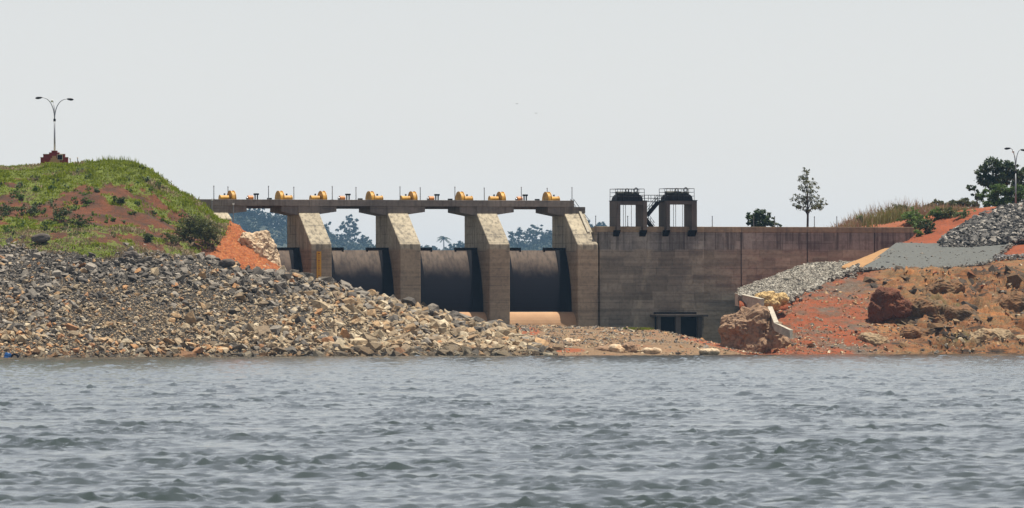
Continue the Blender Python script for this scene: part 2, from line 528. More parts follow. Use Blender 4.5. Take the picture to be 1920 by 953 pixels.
# ------------------------------------------------------------------ lofted terrain
def catmull(A, n, axis):
    """resample array A (k, m, 3) along axis to n samples with Catmull-Rom"""
    A = np.moveaxis(np.asarray(A, dtype=float), axis, 0)
    k = len(A)
    ext = np.concatenate([2 * A[:1] - A[1:2], A, 2 * A[-1:] - A[-2:-1]])
    u = np.linspace(0, k - 1 - 1e-9, n); i = u.astype(int); f = (u - i)[:, None, None]
    p0, p1, p2, p3 = ext[i], ext[i + 1], ext[i + 2], ext[i + 3]
    out = .5 * (2 * p1 + (p2 - p0) * f + (2 * p0 - 5 * p1 + 4 * p2 - p3) * f ** 2 + (3 * p1 - p0 - 3 * p2 + p3) * f ** 3)
    return np.moveaxis(out, 0, axis)

def normals(Gd):
    du = np.gradient(Gd, axis=0); dv = np.gradient(Gd, axis=1)
    n = np.cross(du, dv); n /= np.linalg.norm(n, axis=2)[:, :, None] + 1e-9
    n[n[:, :, 2] < 0] *= -1
    return n

class Loft:
    def __init__(self, name, cols, nu, nv, mat, disp=None, smooth=True, label=None, kind='structure'):
        A = np.array([[list(p) for p in c] for c in cols])
        Gd = catmull(catmull(A, nu, 0), nv, 1)
        if disp is not None:
            n = normals(Gd)
            flat = Gd.reshape(-1, 3)
            d = disp(flat).reshape(nu, nv)
            Gd = Gd + n * d[:, :, None]
        self.g = Gd; self.n = normals(Gd); self.nu, self.nv = nu, nv
        idx = np.arange(nu * nv).reshape(nu, nv)
        Fa = np.stack([idx[:-1, :-1], idx[1:, :-1], idx[1:, 1:], idx[:-1, 1:]], -1).reshape(-1, 4)
        self.o = np_mesh(name, Gd.reshape(-1, 3), Fa, mat, smooth=smooth)
        if label: tag(self.o, label, kind=kind)
        a = np.linalg.norm(np.cross(Gd[1:, :-1] - Gd[:-1, :-1], Gd[:-1, 1:] - Gd[:-1, :-1]), axis=2)
        self.cdf = np.cumsum(a.ravel()); self.area = self.cdf[-1]; self.cdf = self.cdf / self.area
    def sample(self, n, r):
        c = np.searchsorted(self.cdf, r.random(n)); c = np.minimum(c, (self.nu - 1) * (self.nv - 1) - 1)
        i, j = c // (self.nv - 1), c % (self.nv - 1)
        a, b = r.random(n)[:, None], r.random(n)[:, None]
        g_ = self.g
        p = (g_[i, j] * (1 - a) + g_[i + 1, j] * a) * (1 - b) + (g_[i, j + 1] * (1 - a) + g_[i + 1, j + 1] * a) * b
        return p, self.n[i, j]

def to_px(p):
    """photo pixel of world points (n,3)"""
    X, Y, Zz = p[:, 0], p[:, 1], p[:, 2]
    kx, kz = X / Y * F, (Zz - EYE) / Y * F
    return CX + kx - kz * ROLL, HY - (kz + kx * ROLL)

# ------------------------------------------------------------------ stones
def rock_variant(seed, n=13, flat=.62):
    r = np.random.default_rng(seed)
    p = r.normal(size=(n, 3)); p /= np.linalg.norm(p, axis=1)[:, None]
    p = np.sign(p) * np.abs(p) ** .75
    p *= r.uniform(.8, 1.1, (n, 1))
    p *= np.array([r.uniform(.85, 1.15), r.uniform(.7, 1.0), flat * r.uniform(.75, 1.2)])
    bm = bmesh.new()
    for q in p: bm.verts.new(q)
    res = bmesh.ops.convex_hull(bm, input=bm.verts)
    bad = [e for e in res['geom_interior'] + res['geom_unused'] if isinstance(e, bmesh.types.BMVert)]
    if bad: bmesh.ops.delete(bm, geom=list(set(bad)), context='VERTS')
    bmesh.ops.triangulate(bm, faces=bm.faces)
    bm.verts.index_update()
    V = np.array([v.co[:] for v in bm.verts]) * .5
    Fa = np.array([[v.index for v in f.verts] for f in bm.faces])
    bm.free()
    return V, Fa
ROCKS = [rock_variant(100 + i) for i in range(14)]
PEBB = [rock_variant(300 + i, 8) for i in range(6)]
ROCK_ME = []
for V_, F_ in ROCKS:
    me = bpy.data.meshes.new("stone")
    me.from_pydata(V_.tolist(), [], F_.tolist()); me.update()
    at = me.color_attributes.new("Col", 'FLOAT_COLOR', 'POINT')
    at.data.foreach_set("color", np.ones(len(V_) * 4, dtype=np.float32))
    me.materials.append(M['stone'])
    ROCK_ME.append(me)

def rand_rot(n, r, tilt=.5):
    """random rotation matrices: any yaw, limited tilt"""
    yaw = r.uniform(0, 2 * math.pi, n); ax = r.normal(0, tilt, n); ay = r.normal(0, tilt, n)
    cz, sz, cx, sx, cy, sy = np.cos(yaw), np.sin(yaw), np.cos(ax), np.sin(ax), np.cos(ay), np.sin(ay)
    o = np.zeros(n); l = np.ones(n)
    Rz = np.stack([cz, -sz, o, sz, cz, o, o, o, l], 1).reshape(n, 3, 3)
    Rx = np.stack([l, o, o, o, cx, -sx, o, sx, cx], 1).reshape(n, 3, 3)
    Ry = np.stack([cy, o, sy, o, l, o, -sy, o, cy], 1).reshape(n, 3, 3)
    return Rx @ Ry @ Rz

def stone_mass(name, pos, size, col, r, parent=None, variants=ROCKS, tilt=.5):
    Vs, Fs, Cs = [], [], []
    base = 0
    n = len(pos)
    vi = r.integers(0, len(variants), n); R = rand_rot(n, r, tilt)
    for k, (v, f) in enumerate(variants):
        m = np.where(vi == k)[0]
        if not len(m): continue
        w = np.einsum('nij,vj->nvi', R[m], v) * size[m][:, None, None] + pos[m][:, None, :]
        Vs.append(w.reshape(-1, 3))
        Fs.append((f[None] + (np.arange(len(m)) * len(v))[:, None, None] + base).reshape(-1, 3))
        Cs.append(np.repeat(col[m], len(v), axis=0))
        base += len(m) * len(v)
    o = np_mesh(name, np.concatenate(Vs), np.concatenate(Fs), M['stone'], parent, False, np.concatenate(Cs))
    o["kind"] = "stuff"
    return o

def stone_objects(pos, size, col, r, parent, tilt=.45):
    R = rand_rot(len(pos), r, tilt)
    for i in range(len(pos)):
        o = bpy.data.objects.new("stone", ROCK_ME[int(r.integers(0, len(ROCK_ME)))])
        o.matrix_world = Matrix.Translation(Vector(pos[i])) @ Matrix(R[i].tolist()).to_4x4() @ Matrix.Diagonal((size[i], size[i], size[i], 1))
        o.color = (*[float(c) for c in col[i]], 1)
        link(o, parent)

def stone_colors(n, r, lights, darks, pd):
    """pd: probability of the dark family per stone"""
    a = np.array(lights)[r.integers(0, len(lights), n)]
    b = np.array(darks)[r.integers(0, len(darks), n)]
    c = np.where((r.random(n) < pd)[:, None], b, a)
    return c * r.uniform(.72, 1.2, (n, 1))
TANS = [(.39, .305, .195), (.33, .25, .16), (.54, .45, .315), (.25, .185, .12), (.38, .255, .14), (.46, .36, .235)]
GREYS = [(.20, .178, .15), (.14, .124, .107), (.25, .222, .187), (.10, .088, .077), (.30, .265, .222)]
RUSTS = [(.50, .27, .12), (.44, .22, .10), (.52, .33, .17)]

# ------------------------------------------------------------------ left bank: riprap
def shoreY(px): return 1013 + 35 * (px / 1000.0)
crest = [(-1500, 432, 1064), (-900, 434, 1063), (-420, 438, 1062), (-250, 442, 1062), (0, 448, 1060), (100, 449, 1060), (200, 457, 1060), (300, 472, 1062), (400, 489, 1066), (510, 509, 1072), (640, 541, 1078),
         (740, 567, 1080), (830, 595, 1082), (900, 609, 1080), (955, 621, 1074), (1005, 645, 1062), (1050, 668, 1056)]
cols = []
for px, py, Y in crest:
    ys = shoreY(px)
    kx = ray(px, 665)[0]
    c = P(px, py, Y)
    p0 = Vector((kx * (ys - 14), ys - 14, -2.6)); p1 = Vector((kx * ys, ys, 0.0))
    q1 = p1.lerp(c, .33); q2 = p1.lerp(c, .68)
    q1.z -= .02 * max(c.z, 0); q2.z += .01 * max(c.z, 0)
    b = Vector((c.x, c.y + 7, c.z - 1.5)); b2 = Vector((c.x, c.y + 22, min(c.z - 5, 3)))
    cols.append([p0, p1, q1, q2, c, b, b2])
riprap = Loft('riprap_slope', cols, 480, 120, M['rubble_base'], lambda p: .28 * fbm(p, .35, 4) , label='wide slope of loose grey and tan riprap running down to the lake', )
r = np.random.default_rng(21)
def lay_riprap():
    n = 20000
    p, nn = riprap.sample(n * 4, r)
    px, py = to_px(p)
    ok = (px > -150) & (px < 1060) & (p[:, 2] > -.5) & (p[:, 1] < 1084)
    p, nn, px, py = p[ok][:n], nn[ok][:n], px[ok][:n], py[ok][:n]
    n = len(p)
    patch = fbm(p, .11, 3)
    big = np.clip((px - 350) / 450, 0, 1)
    size = np.exp(r.normal(0, .50, n)) * (.44 + .28 * big + .26 * np.clip(patch, -.6, .8))
    size = np.clip(size, .2, 2.3)
    h = np.clip(p[:, 2] / 15.5, 0, 1)
    # upper left is grey basalt, lower and right tan
    pd = np.clip(1.6 * h - .18 - .10 * big + .6 * patch, .14, .93)
    col = stone_colors(n, r, TANS, GREYS, pd)
    rust = (r.random(n) < np.clip(.6 - p[:, 2] / 8 - px / 1300, .05, .5))
    col[rust] = np.array(RUSTS)[r.integers(0, 3, rust.sum())] * r.uniform(.7, 1.1, (rust.sum(), 1))
    col *= np.where(p[:, 2] < .45, .45, 1.0)[:, None]
    pos = p + nn * (size * .12)[:, None]
    vis = (px > 2) & (px < 1010) & (py < 668)
    order = np.argsort(-size * vis)
    top = order[:300]; rest = order[300:]
    stone_objects(pos[top], size[top], col[top], r, riprap.o)
    o = stone_mass('stones', pos[rest], size[rest], col[rest], r, riprap.o)
    # small fill between the stones
    p2, n2 = riprap.sample(48000, r)
    px2, _ = to_px(p2)
    ok = (px2 > -60) & (px2 < 1060) & (p2[:, 2] > -.3) & (p2[:, 1] < 1083)
    p2 = p2[ok]
    h2 = np.clip(p2[:, 2] / 15.5, 0, 1)
    c2 = stone_colors(len(p2), r, TANS, GREYS, np.clip(1.3 * h2 - .1, .12, .85)) * np.where(p2[:, 2] < .4, .45, 1.0)[:, None]
    stone_mass('rubble', p2, np.exp(r.normal(-1.25, .35, len(p2))), c2 * .8, r, riprap.o, PEBB)
lay_riprap()

# ------------------------------------------------------------------ left bank: grassy hill
hc = [(-1500, 434, 1058, 370, 1078, 322, 1092), (-900, 437, 1058, 371, 1078, 320, 1092), (-420, 440, 1058, 372, 1078, 319, 1092), (-250, 446, 1058, 375, 1078, 316, 1092), (0, 452, 1057, 379, 1077, 315, 1092), (100, 453, 1057, 378, 1077, 314, 1092),
      (190, 460, 1057, 376, 1077, 311, 1092), (235, 466, 1058, 381, 1077, 309, 1092), (268, 471, 1058, 389, 1078, 317, 1092), (300, 476, 1060, 403, 1079, 338, 1091),
      (340, 483, 1062, 421, 1079, 366, 1090), (380, 490, 1064, 438, 1080, 394, 1090), (410, 495, 1066, 453, 1081, 422, 1090),
      (450, 502, 1068, 472, 1081, 440, 1090), (490, 510, 1070, 493, 1081, 474, 1090), (525, 520, 1072, 516, 1081, 516, 1088)]
cols = []
for px, b_, yb, m_, ym, c_, yc in hc:
    a, m2, c = P(px, b_, yb), P(px, m_, ym), P(px, c_, yc)
    a0 = a + Vector((0, -6, -4))
    cols.append([a0, a, m2, c, c + Vector((0, 9, -.25)), c + Vector((0, 38, -2.0)), c + Vector((0, 60, -14))])
hill = Loft('grassy_bank', cols, 200, 130, M['hill_soil'], lambda p: .55 * fbm(p, .16, 4) + .12 * fbm(p, .9, 3) + .8 * np.clip((to_px(p)[0] - 395) / 30, 0, 1) * fbm(p, .5, 4, .55, True), label='grassy red earth bank rising on the left of the spillway')

def cover(p):
    """how much of the left bank is under grass, by place"""
    px, py = to_px(p)
    f = fbm(p, .13, 4)
    crest_py = np.interp(px, [q[0] for q in hc], [q[5] for q in hc])
    below = py - crest_py
    d = np.clip(1.35 - below / 42.0, 0, 1.2) * np.clip(1.25 - np.clip(px - 200, 0, 200) / 420, .5, 1) + .8 * f + .9 * fbm(p + 31, .42, 3) + .16
    d = np.where(p[:, 1] > 1088, 1.0, d)
    d += np.clip((170 - px) / 300, 0, .22)
    d += np.where(below > 112, .55, 0) * np.clip((330 - px) / 80, 0, 1)
    d += np.clip((px - 300) / 60, 0, 1) * np.clip((60 - below) / 60, 0, 1) * .5
    return np.clip(d, 0, 1) * (1 - earth(p))
def earth(p):
    """bare orange earth of the cutting"""
    px, py = to_px(p)
    lim = np.interp(px, [330, 380, 405, 425, 460], [498, 483, 462, 428, 300])
    return np.clip((py - lim) / 10, 0, 1) * np.clip((px - 290) / 30, 0, 1)
ev = hill.o.data.color_attributes.new("Earth", 'FLOAT_COLOR', 'POINT')
evals = earth(hill.g.reshape(-1, 3))
ev.data.foreach_set("color", np.stack([evals] * 3 + [np.ones_like(evals)], 1).astype(np.float32).ravel())
cv = hill.o.data.color_attributes.new("Cover", 'FLOAT_COLOR', 'POINT')
cvals = cover(hill.g.reshape(-1, 3))
cv.data.foreach_set("color", np.repeat(np.stack([cvals] * 3 + [np.ones_like(cvals)], 1), 1, 0).astype(np.float32).ravel())

def blades(name, p, h, w, mat, r, per=9, spread=.35, lean=.45, parent=None, label=None, kind='stuff'):
    """grass: three-vertex blades, per blades at each point"""
    n = len(p)
    q = np.repeat(p, per, 0); hh = np.repeat(h, per) * r.uniform(.55, 1.15, n * per)
    sp = np.repeat(np.broadcast_to(spread, (n,)), per)
    q = q + np.stack([r.normal(0, 1, n * per) * sp, r.normal(0, 1, n * per) * sp, np.full(n * per, -.05)], 1)
    th = r.uniform(0, 6.283, n * per)
    d = np.stack([np.cos(th), np.sin(th), np.zeros(n * per)], 1)
    side = np.stack([-np.sin(th + .8), np.cos(th + .8), np.zeros(n * per)], 1) * (w * r.uniform(.6, 1.3, n * per))[:, None]
    ln = (hh * r.uniform(.1, lean, n * per))[:, None]
    up = np.array([0, 0, 1.])
    v0 = q - side; v1 = q + side
    v2 = q + side * .8 + d * ln * .4 + up * (hh * .6)[:, None]; v3 = q - side * .8 + d * ln * .4 + up * (hh * .6)[:, None]
    v4 = q + d * ln + up * hh[:, None]
    V = np.stack([v0, v1, v2, v3, v4], 1).reshape(-1, 3)
    b = (np.arange(n * per) * 5)[:, None]
    T = np.concatenate([b + np.array([0, 1, 2]), b + np.array([0, 2, 3]), b + np.array([3, 2, 4])])
    o = np_mesh(name, V, T, mat, parent)
    if label: tag(o, label, kind=kind)
    return o

def leaf_cloud(centers, radii, n, size, r, shell=.5, clumps=None):
    """leaf quads spread through ellipsoids in clumps; returns verts, faces"""
    centers = np.array(centers, dtype=float); radii = np.array(radii, dtype=float)
    k = len(centers)
    wts = np.prod(radii, axis=1) ** .67; wts /= wts.sum()
    clumps = clumps or max(8, n // 28)
    ci = r.choice(k, clumps, p=wts)
    d = r.normal(size=(clumps, 3)); d /= np.linalg.norm(d, axis=1)[:, None]
    rad = (shell + (1 - shell) * r.random(clumps)) ** .7
    cc = centers[ci] + d * radii[ci] * rad[:, None]
    cr = radii[ci].mean(1) * r.uniform(.14, .30, clumps)
    li = r.integers(0, clumps, n)
    pos = cc[li] + r.normal(size=(n, 3)) * (cr[li] * .62)[:, None] * np.array([1, 1, .7])
    nrm = r.normal(size=(n, 3)) + np.array([0, 0, .7]); nrm /= np.linalg.norm(nrm, axis=1)[:, None]
    t = np.cross(nrm, r.normal(size=(n, 3))); t /= np.linalg.norm(t, axis=1)[:, None]
    b = np.cross(nrm, t)
    s = (size * r.uniform(.6, 1.35, n))[:, None]
    V = np.stack([pos - t * s, pos - b * s * .5, pos + t * s, pos + b * s * .5], 1).reshape(-1, 3)
    Fa = np.arange(n * 4).reshape(n, 4)
    return V, Fa

r = np.random.default_rng(33)
def grow_grass():
    p, nn = hill.sample(100000, r)
    px, py = to_px(p)
    ok = (r.random(len(p)) < cover(p) ** 1.5) & (px > -120) & (px < 425) & (p[:, 1] < 1102)
    q = p[ok]; px, py = px[ok], py[ok]
    h = .22 + .34 * np.clip(fbm(q, .35, 2) + .35, 0, 1)
    yellow = ((py > 428) & (fbm(q, .3, 2) > -.2)) | (fbm(q, .2, 2) > .42)
    blades('grass', q[~yellow], h[~yellow], .075, M['grass'], r, 6, .32, .9, label='short bright green grass covering the left bank')
    blades('dry_grass', q[yellow], h[yellow] * .9, .07, M['dry'], r, 7, .35, .9, label='yellowish dry grass along the foot of the left bank')
    # taller fringe on the crest
    q2 = p[(py_all := to_px(p)[1]) < 1e9]
    pxa, pya = to_px(q2)
    k = (pxa > 180) & (pxa < 255) & (pya < 318) & (q2[:, 1] < 1100) & (r.random(len(q2)) < .3)
    blades('tall_grass', q2[k], np.full(k.sum(), .95), .035, M['grass'], r, 4, .3, .5, label='wispy tall grass on the brow of the left bank')
grow_grass()

def shrub(px, py, Y, rx, rz, mat, label, n=500, leaf=.14, group='shrubs on the left bank', name='shrub', dz=0):
    c = P(px, py, Y)
    t = thing(name, label, 'shrub', (c.x, c.y, c.z - rz), 0, group)
    k = 5
    cs, rs = [], []
    for i in range(k):
        a = r.uniform(0, 6.28); q = r.uniform(0, .5)
        cs.append((math.cos(a) * q * rx, math.sin(a) * q * rx * .8, rz * r.uniform(.5, 1.15)))
        rs.append((rx * r.uniform(.45, .7), rx * r.uniform(.45, .7), rz * r.uniform(.5, .8)))
    V, Fa = leaf_cloud(cs, rs, n, leaf, r, .25)
    np_mesh('foliage', V, Fa, M[mat], t)
    g = G()
    for c_ in cs[:4]:
        g.tube([(0, 0, -.25), (c_[0] * .5, c_[1] * .5, c_[2] * .6), c_], [.05, .035, .02], 5)
    g.build('stem', M['bark'], t)
    return t

def hill_at(px, py):
    """point of the bank's surface nearest to a photo pixel"""
    pxa, pya = to_px(hill.g.reshape(-1, 3))
    i = np.argmin((pxa - px) ** 2 + (pya - py) ** 2)
    return hill.g.reshape(-1, 3)[i]

SH = [(360, 442, 3.2, 2.3, 'shrub_olive', 'largest dark green shrub, at the corner of the left bank beside the orange cutting', 5200),
      (394, 450, 2.2, 1.9, 'shrub_olive', 'dark shrub overhanging the orange cutting on the left bank', 2200),
      (352, 408, 2.0, 1.1, 'shrub_olive', 'green shrub just above the largest dark shrub on the left bank', 900),
      (322, 450, 2.0, 1.2, 'shrub_olive', 'low green shrub left of the largest dark shrub', 700),
      (278, 450, 1.2, .7, 'shrub_dark', 'dark low bush above the riprap at the foot of the left bank', 700),
      (224, 379, 1.2, .75, 'shrub_dark', 'dark olive bush on bare red soil in the middle of the left bank', 700),
      (180, 357, .75, .5, 'shrub_grey', 'pale grey-green tuft alone on red soil of the left bank', 420),
      (68, 354, .85, .55, 'shrub', 'round bright green tuft below the lamp monument', 420),
      (135, 366, .7, .45, 'shrub', 'small bright tuft on red soil, right below the lamp monument', 380),
      (98, 353, .8, .5, 'shrub', 'green tuft between two round tufts below the lamp monument', 380),
      (42, 350, .75, .5, 'shrub_grey', 'greyish tuft left of the round bright tuft on the left bank', 380),
      (14, 343, 1.1, .7, 'shrub', 'green bush near the left edge of the photo, under the grassy top', 600),
      (275, 338, .8, .55, 'shrub_grey', 'pale green tuft near the right brow of the left bank', 420),
      (318, 362, .9, .5, 'shrub', 'green tuft on the right brow of the left bank slope', 420),
      (296, 348, .8, .5, 'shrub', 'green tuft on the brow just below the pale tuft', 400),
      (60, 400, 2.6, .9, 'shrub_dark', 'broad dark bush at mid height of the bank near the left edge', 900),
      (14, 396, 2.2, 1.0, 'shrub_dark', 'dark bush at the left edge of the photo at mid height', 700),
      (112, 408, 2.4, 1.0, 'shrub_dark', 'dark bush in the gully left of the bare red soil', 800),
      (152, 420, 2.0, .9, 'shrub_dark', 'dark bush at the lower end of the gully', 700),
      (212, 412, .6, .4, 'shrub', 'small green tuft low on the red soil, above the riprap', 300),
      (232, 416, .5, .35, 'shrub_grey', 'smallest grey-green tuft low on the red soil', 240),
      (250, 400, .6, .4, 'shrub', 'small green tuft in the middle of the bare red soil', 260),
      (38, 372, .8, .5, 'shrub', 'green tuft above the broad dark bush near the left edge', 380),
      (160, 378, .55, .4, 'shrub_dark', 'small dark tuft left of the olive bush on red soil', 260)]
for px, py, rx, rz, mt, lb, n in SH:
    q = hill_at(px, py + rz * 6)
    shrub_c = to_px(np.array([q]))
    Yq = q[1]
    t = shrub(px, py, Yq - .2, rx, rz, mt, lb, n, .13)
    t.location = (q[0], q[1], q[2] - .15)
# nameless tufts that nothing tells apart
def small_tufts():
    var = []
    for k in range(6):
        V, Fa = leaf_cloud([(0, 0, .3), (.25, .1, .25), (-.2, -.15, .25)], [(.55, .55, .36), (.4, .4, .3), (.42, .42, .3)], 150, .11, r, .2)
        me = np_mesh('foliage', V, Fa, M[['shrub', 'shrub_grey', 'shrub', 'shrub_dark', 'shrub', 'shrub_dark'][k]])
        var.append(me.data); bpy.data.objects.remove(me)
    p, _ = hill.sample(6500, r)
    px, py = to_px(p)
    f = fbm(p, .15, 3)
    ok = (px > 0) & (px < 400) & (p[:, 1] < 1091) & (py > 318) & (r.random(len(p)) < .16 + .45 * f + .42 * (px < 170)) & (py < 445) & (earth(p) < .2)
    for i, q in enumerate(p[ok][:140]):
        t = thing('tussock', 'low round tussock, one of many dotting the red earth slope of the left bank', 'tussock', q, r.uniform(0, 6), 'small tussocks on the left bank')
        s_ = r.uniform(.5, 1.15)
        o = bpy.data.objects.new('foliage', var[i % 6]); link(o, t); o.scale = (s_, s_, s_ * r.uniform(.8, 1.2))
small_tufts()

# ------------------------------------------------------------------ rock blobs
def rock(name, loc, rad, mat, label, cat='rock', seed=0, amp=.28, scale=.4, sub=5, parts=None, rot=0, block=.0, group=None):
    """craggy rock: one or several displaced ellipsoids in one mesh"""
    Vs, Fs, base = [], [], 0
    for k, (c, rd) in enumerate(parts or [((0, 0, 0), rad)]):
        bm = bmesh.new(); bmesh.ops.create_icosphere(bm, subdivisions=sub, radius=1)
        bm.verts.index_update()
        v = np.array([x.co[:] for x in bm.verts]); f = np.array([[x.index for x in q.verts] for q in bm.faces]); bm.free()
        v = np.sign(v) * np.abs(v) ** .82
        rd = np.array(rd)
        w = v * rd
        q = w + np.array(loc) + seed * 13.1
        d = amp * fbm(q, scale, 5, .55, True) + amp * .8 * fbm(q + 40, scale * .6, 3)
        d = d + .06 * amp * fbm(q + 70, scale * 4.2, 4, .6, True) / .3
        if block:
            d = d + block * (np.floor(fbm(q + 9, scale * 1.3, 2) * 4) / 4)
        nn = v / np.linalg.norm(v, axis=1)[:, None]
        w = w + nn * (d * rd.min())[:, None] + np.array(c)
        Vs.append(w); Fs.append(f + base); base += len(v)
    o = np_mesh(name, np.concatenate(Vs), np.concatenate(Fs), mat)
    o.location = loc; o.rotation_euler = (0, 0, rot)
    return tag(o, label, cat, group)

c = P(482, 473, 1084)
rock('rock_outcrop', c, (2.4, 2.5, 2.6), M['pale_rock'], 'pale weathered rock outcrop between the left bank and the first pier', seed=1, amp=.30, scale=.45, sub=5, block=.25,
     parts=[((-.2, 0, .3), (2.0, 2.2, 2.0)), ((.8, .2, -1.2), (1.8, 2.0, 2.0)), ((-1.9, .5, -.8), (1.8, 2.0, 2.0)), ((2.0, .3, -2.0), (1.1, 1.5, 1.4))])
t = thing('wooden_pole', 'weathered wooden pole lying down the orange cutting', 'pole', P(445, 488, 1078))
a, b_ = P(432, 466, 1081.0), P(448, 491, 1077.5)
G().tube([Vector((0, 0, 0)), (a - b_) * .5, a - b_], [.16, .14, .12], 8).build('shaft', M['wood'], t)
t.location = b_
for px, py, w, lb in [(165, 490, 2.9, 'long dark boulder lying in the upper riprap on the left'), (242, 496, 1.5, 'upright dark brown boulder in the upper riprap'),
                      (427, 494, 1.0, 'round black boulder at the foot of the orange cutting'), (78, 447, 1.1, 'dark weathered log-like rock at the top of the riprap')]:
    Yb = 1056 if px < 400 else 1064
    rock('boulder', P(px, py, Yb), (w, .8 * w * .6, .42 * w if px != 242 else 1.4), simple('boulder_dark', (.12, .10, .085), (.06, .05, .045), 1, .9, bmp=.4), lb, 'boulder', seed=px, amp=.3, scale=.7, sub=4, block=.3)

# ------------------------------------------------------------------ gravel spit in front of the wall
sp = [(900, 640, 1062, 616, 1094), (960, 640, 1062, 612, 1100), (1030, 642, 1064, 613, 1104), (1100, 640, 1066, 615, 1106), (1200, 641, 1068, 618, 1108), (1262, 646, 1068, 626, 1106),
      (1330, 652, 1066, 640, 1098), (1385, 660, 1062, 654, 1086), (1430, 666, 1060, 665, 1076), (1480, 672, 1060, 671, 1070)]
cols = []
for px, m_, ym, c_, yc in sp:
    ys = 1048 + 13 * (px - 1000) / 500
    kx = ray(px, 665)[0]
    c = P(px, c_, yc)
    cols.append([Vector((kx * (ys - 14), ys - 14, -2.5)), Vector((kx * ys, ys, 0)), P(px, m_, ym), c, c + Vector((0, 8, -.3)), c + Vector((0, 40, -1.0))])
def spit_mat():
    m, nt, b = new_mat('gravelly_silt_and_red_earth')
    p = gpos(nt)
    f = noise_n(nt, p, .3, 7, .62, .4); f2 = noise_n(nt, p, 3.5, 4, .6)
    c = ramp(nt, f, [(.3, (.15, .09, .045)), (.5, (.22, .14, .075)), (.7, (.22, .095, .04))])
    e = nd(nt, "ShaderNodeVertexColor", layer_name="Earth").outputs[0]
    k = mth(nt, 'ADD', e, mth(nt, 'MULTIPLY', mth(nt, 'SUBTRACT', f2, .5), .9))
    c = mixc(nt, smooth01(nt, k, .35, .65), c, (.27, .07, .02))
    c = mixc(nt, smooth01(nt, f2, .4, .7), c, mixc(nt, .6, c, (.05, .035, .025)))
    nt.links.new(c, b.inputs['Base Color']); b.inputs['Roughness'].default_value = .95
    bump(nt, b, f2, .6, .15)
    return m
M['spit'] = spit_mat()
spit = Loft('gravel_spit', cols, 170, 80, M['spit'], lambda p: .16 * fbm(p, .3, 4) + .05 * fbm(p, 1.2, 2), label='low spit of silt and gravel in front of the dam wall')
def spit_earth(p):
    px, py = to_px(p)
    cr = np.interp(px, [q[0] for q in sp], [q[3] for q in sp])
    a = np.clip((px - 1262) / 20, 0, 1) * np.clip(1.3 - (py - cr) / 9, 0, 1)
    b = np.clip(1 - ((px - 985) / 40) ** 2 - ((py - 622) / 12) ** 2, 0, 1) + np.clip(1 - ((px - 1065) / 45) ** 2 - ((py - 657) / 6) ** 2, 0, 1)
    return np.clip(a + b, 0, 1)
ev = spit.o.data.color_attributes.new("Earth", 'FLOAT_COLOR', 'POINT')
evals = spit_earth(spit.g.reshape(-1, 3))
ev.data.foreach_set("color", np.stack([evals] * 3 + [np.ones_like(evals)], 1).astype(np.float32).ravel())
r = np.random.default_rng(44)
p, nn = spit.sample(16000, r)
px, py = to_px(p)
f = fbm(p, .12, 3)
ok = (p[:, 2] > .05) & (r.random(len(p)) < np.clip(.55 + 1.2 * f - np.clip((px - 1270) / 90, 0, 1) * (py < 652), .03, 1)) & (p[:, 1] < 1112)
p, px, py = p[ok], px[ok], py[ok]
sz = np.exp(r.normal(-1.15, .42, len(p)))
stone_mass('gravel', p, sz, stone_colors(len(p), r, TANS + RUSTS[:1], GREYS, .45), r, spit.o, PEBB)
p, nn = spit.sample(1500, r); px, py = to_px(p)
ok = (p[:, 2] > .1) & (px < 1330) & (py > 612) & (px > 965) & (p[:, 1] < 1108) & (r.random(len(p)) < .35)
p = p[ok][:150]
stone_objects(p, np.clip(np.exp(r.normal(-.65, .35, len(p))), .35, 1.3), stone_colors(len(p), r, TANS, GREYS, .35), r, spit.o)
BO = [(1072, 643, 2.3, .45, 'pale_rock', 'pale flat-topped boulder alone on the gravel spit'), (1106, 645, 1.5, .55, 'rubble_base', 'brown square boulder beside the pale flat-topped one'),
      (1133, 659, 2.2, .55, 'pink_rock', 'leftmost slab of the row at the water edge of the spit'), (1157, 657, 2.4, .6, 'pale_rock', 'tilted pale slab, second in the row at the water edge'),
      (1178, 655, 2.0, .65, 'pink_rock', 'tallest pinkish slab in the row at the water edge'), (1222, 660, 2.2, .4, 'pale_rock', 'long low pale slab at the right end of the row at the water edge'),
      (1330, 660, 2.3, .4, 'pale_rock', 'lone pale boulder at the water edge below the intake'), (1170, 661, 2.0, .35, 'pale_rock', 'thin low pale slab below the tallest pinkish slab')]
for px, py, w, hgt, mt, lb in BO:
    Yb = 1056 if py > 650 else 1068
    rock('boulder', P(px, py, Yb), (w * .55, w * .45, hgt), M[mt], lb, 'boulder', seed=px, amp=.3, scale=.8, sub=4, block=.35, rot=random.uniform(-.5, .5))
q = P(1255, 619, 1106)
pts = np.array([P(1176 + 40 * i / 60 + random.uniform(-4, 4), 618, 1104 + random.uniform(-1, 2))[:] for i in range(60)])
blades('weeds', pts, np.full(60, .35), .05, M['grass'], r, 8, .4, label='strip of low green weeds on the spit against the wall')

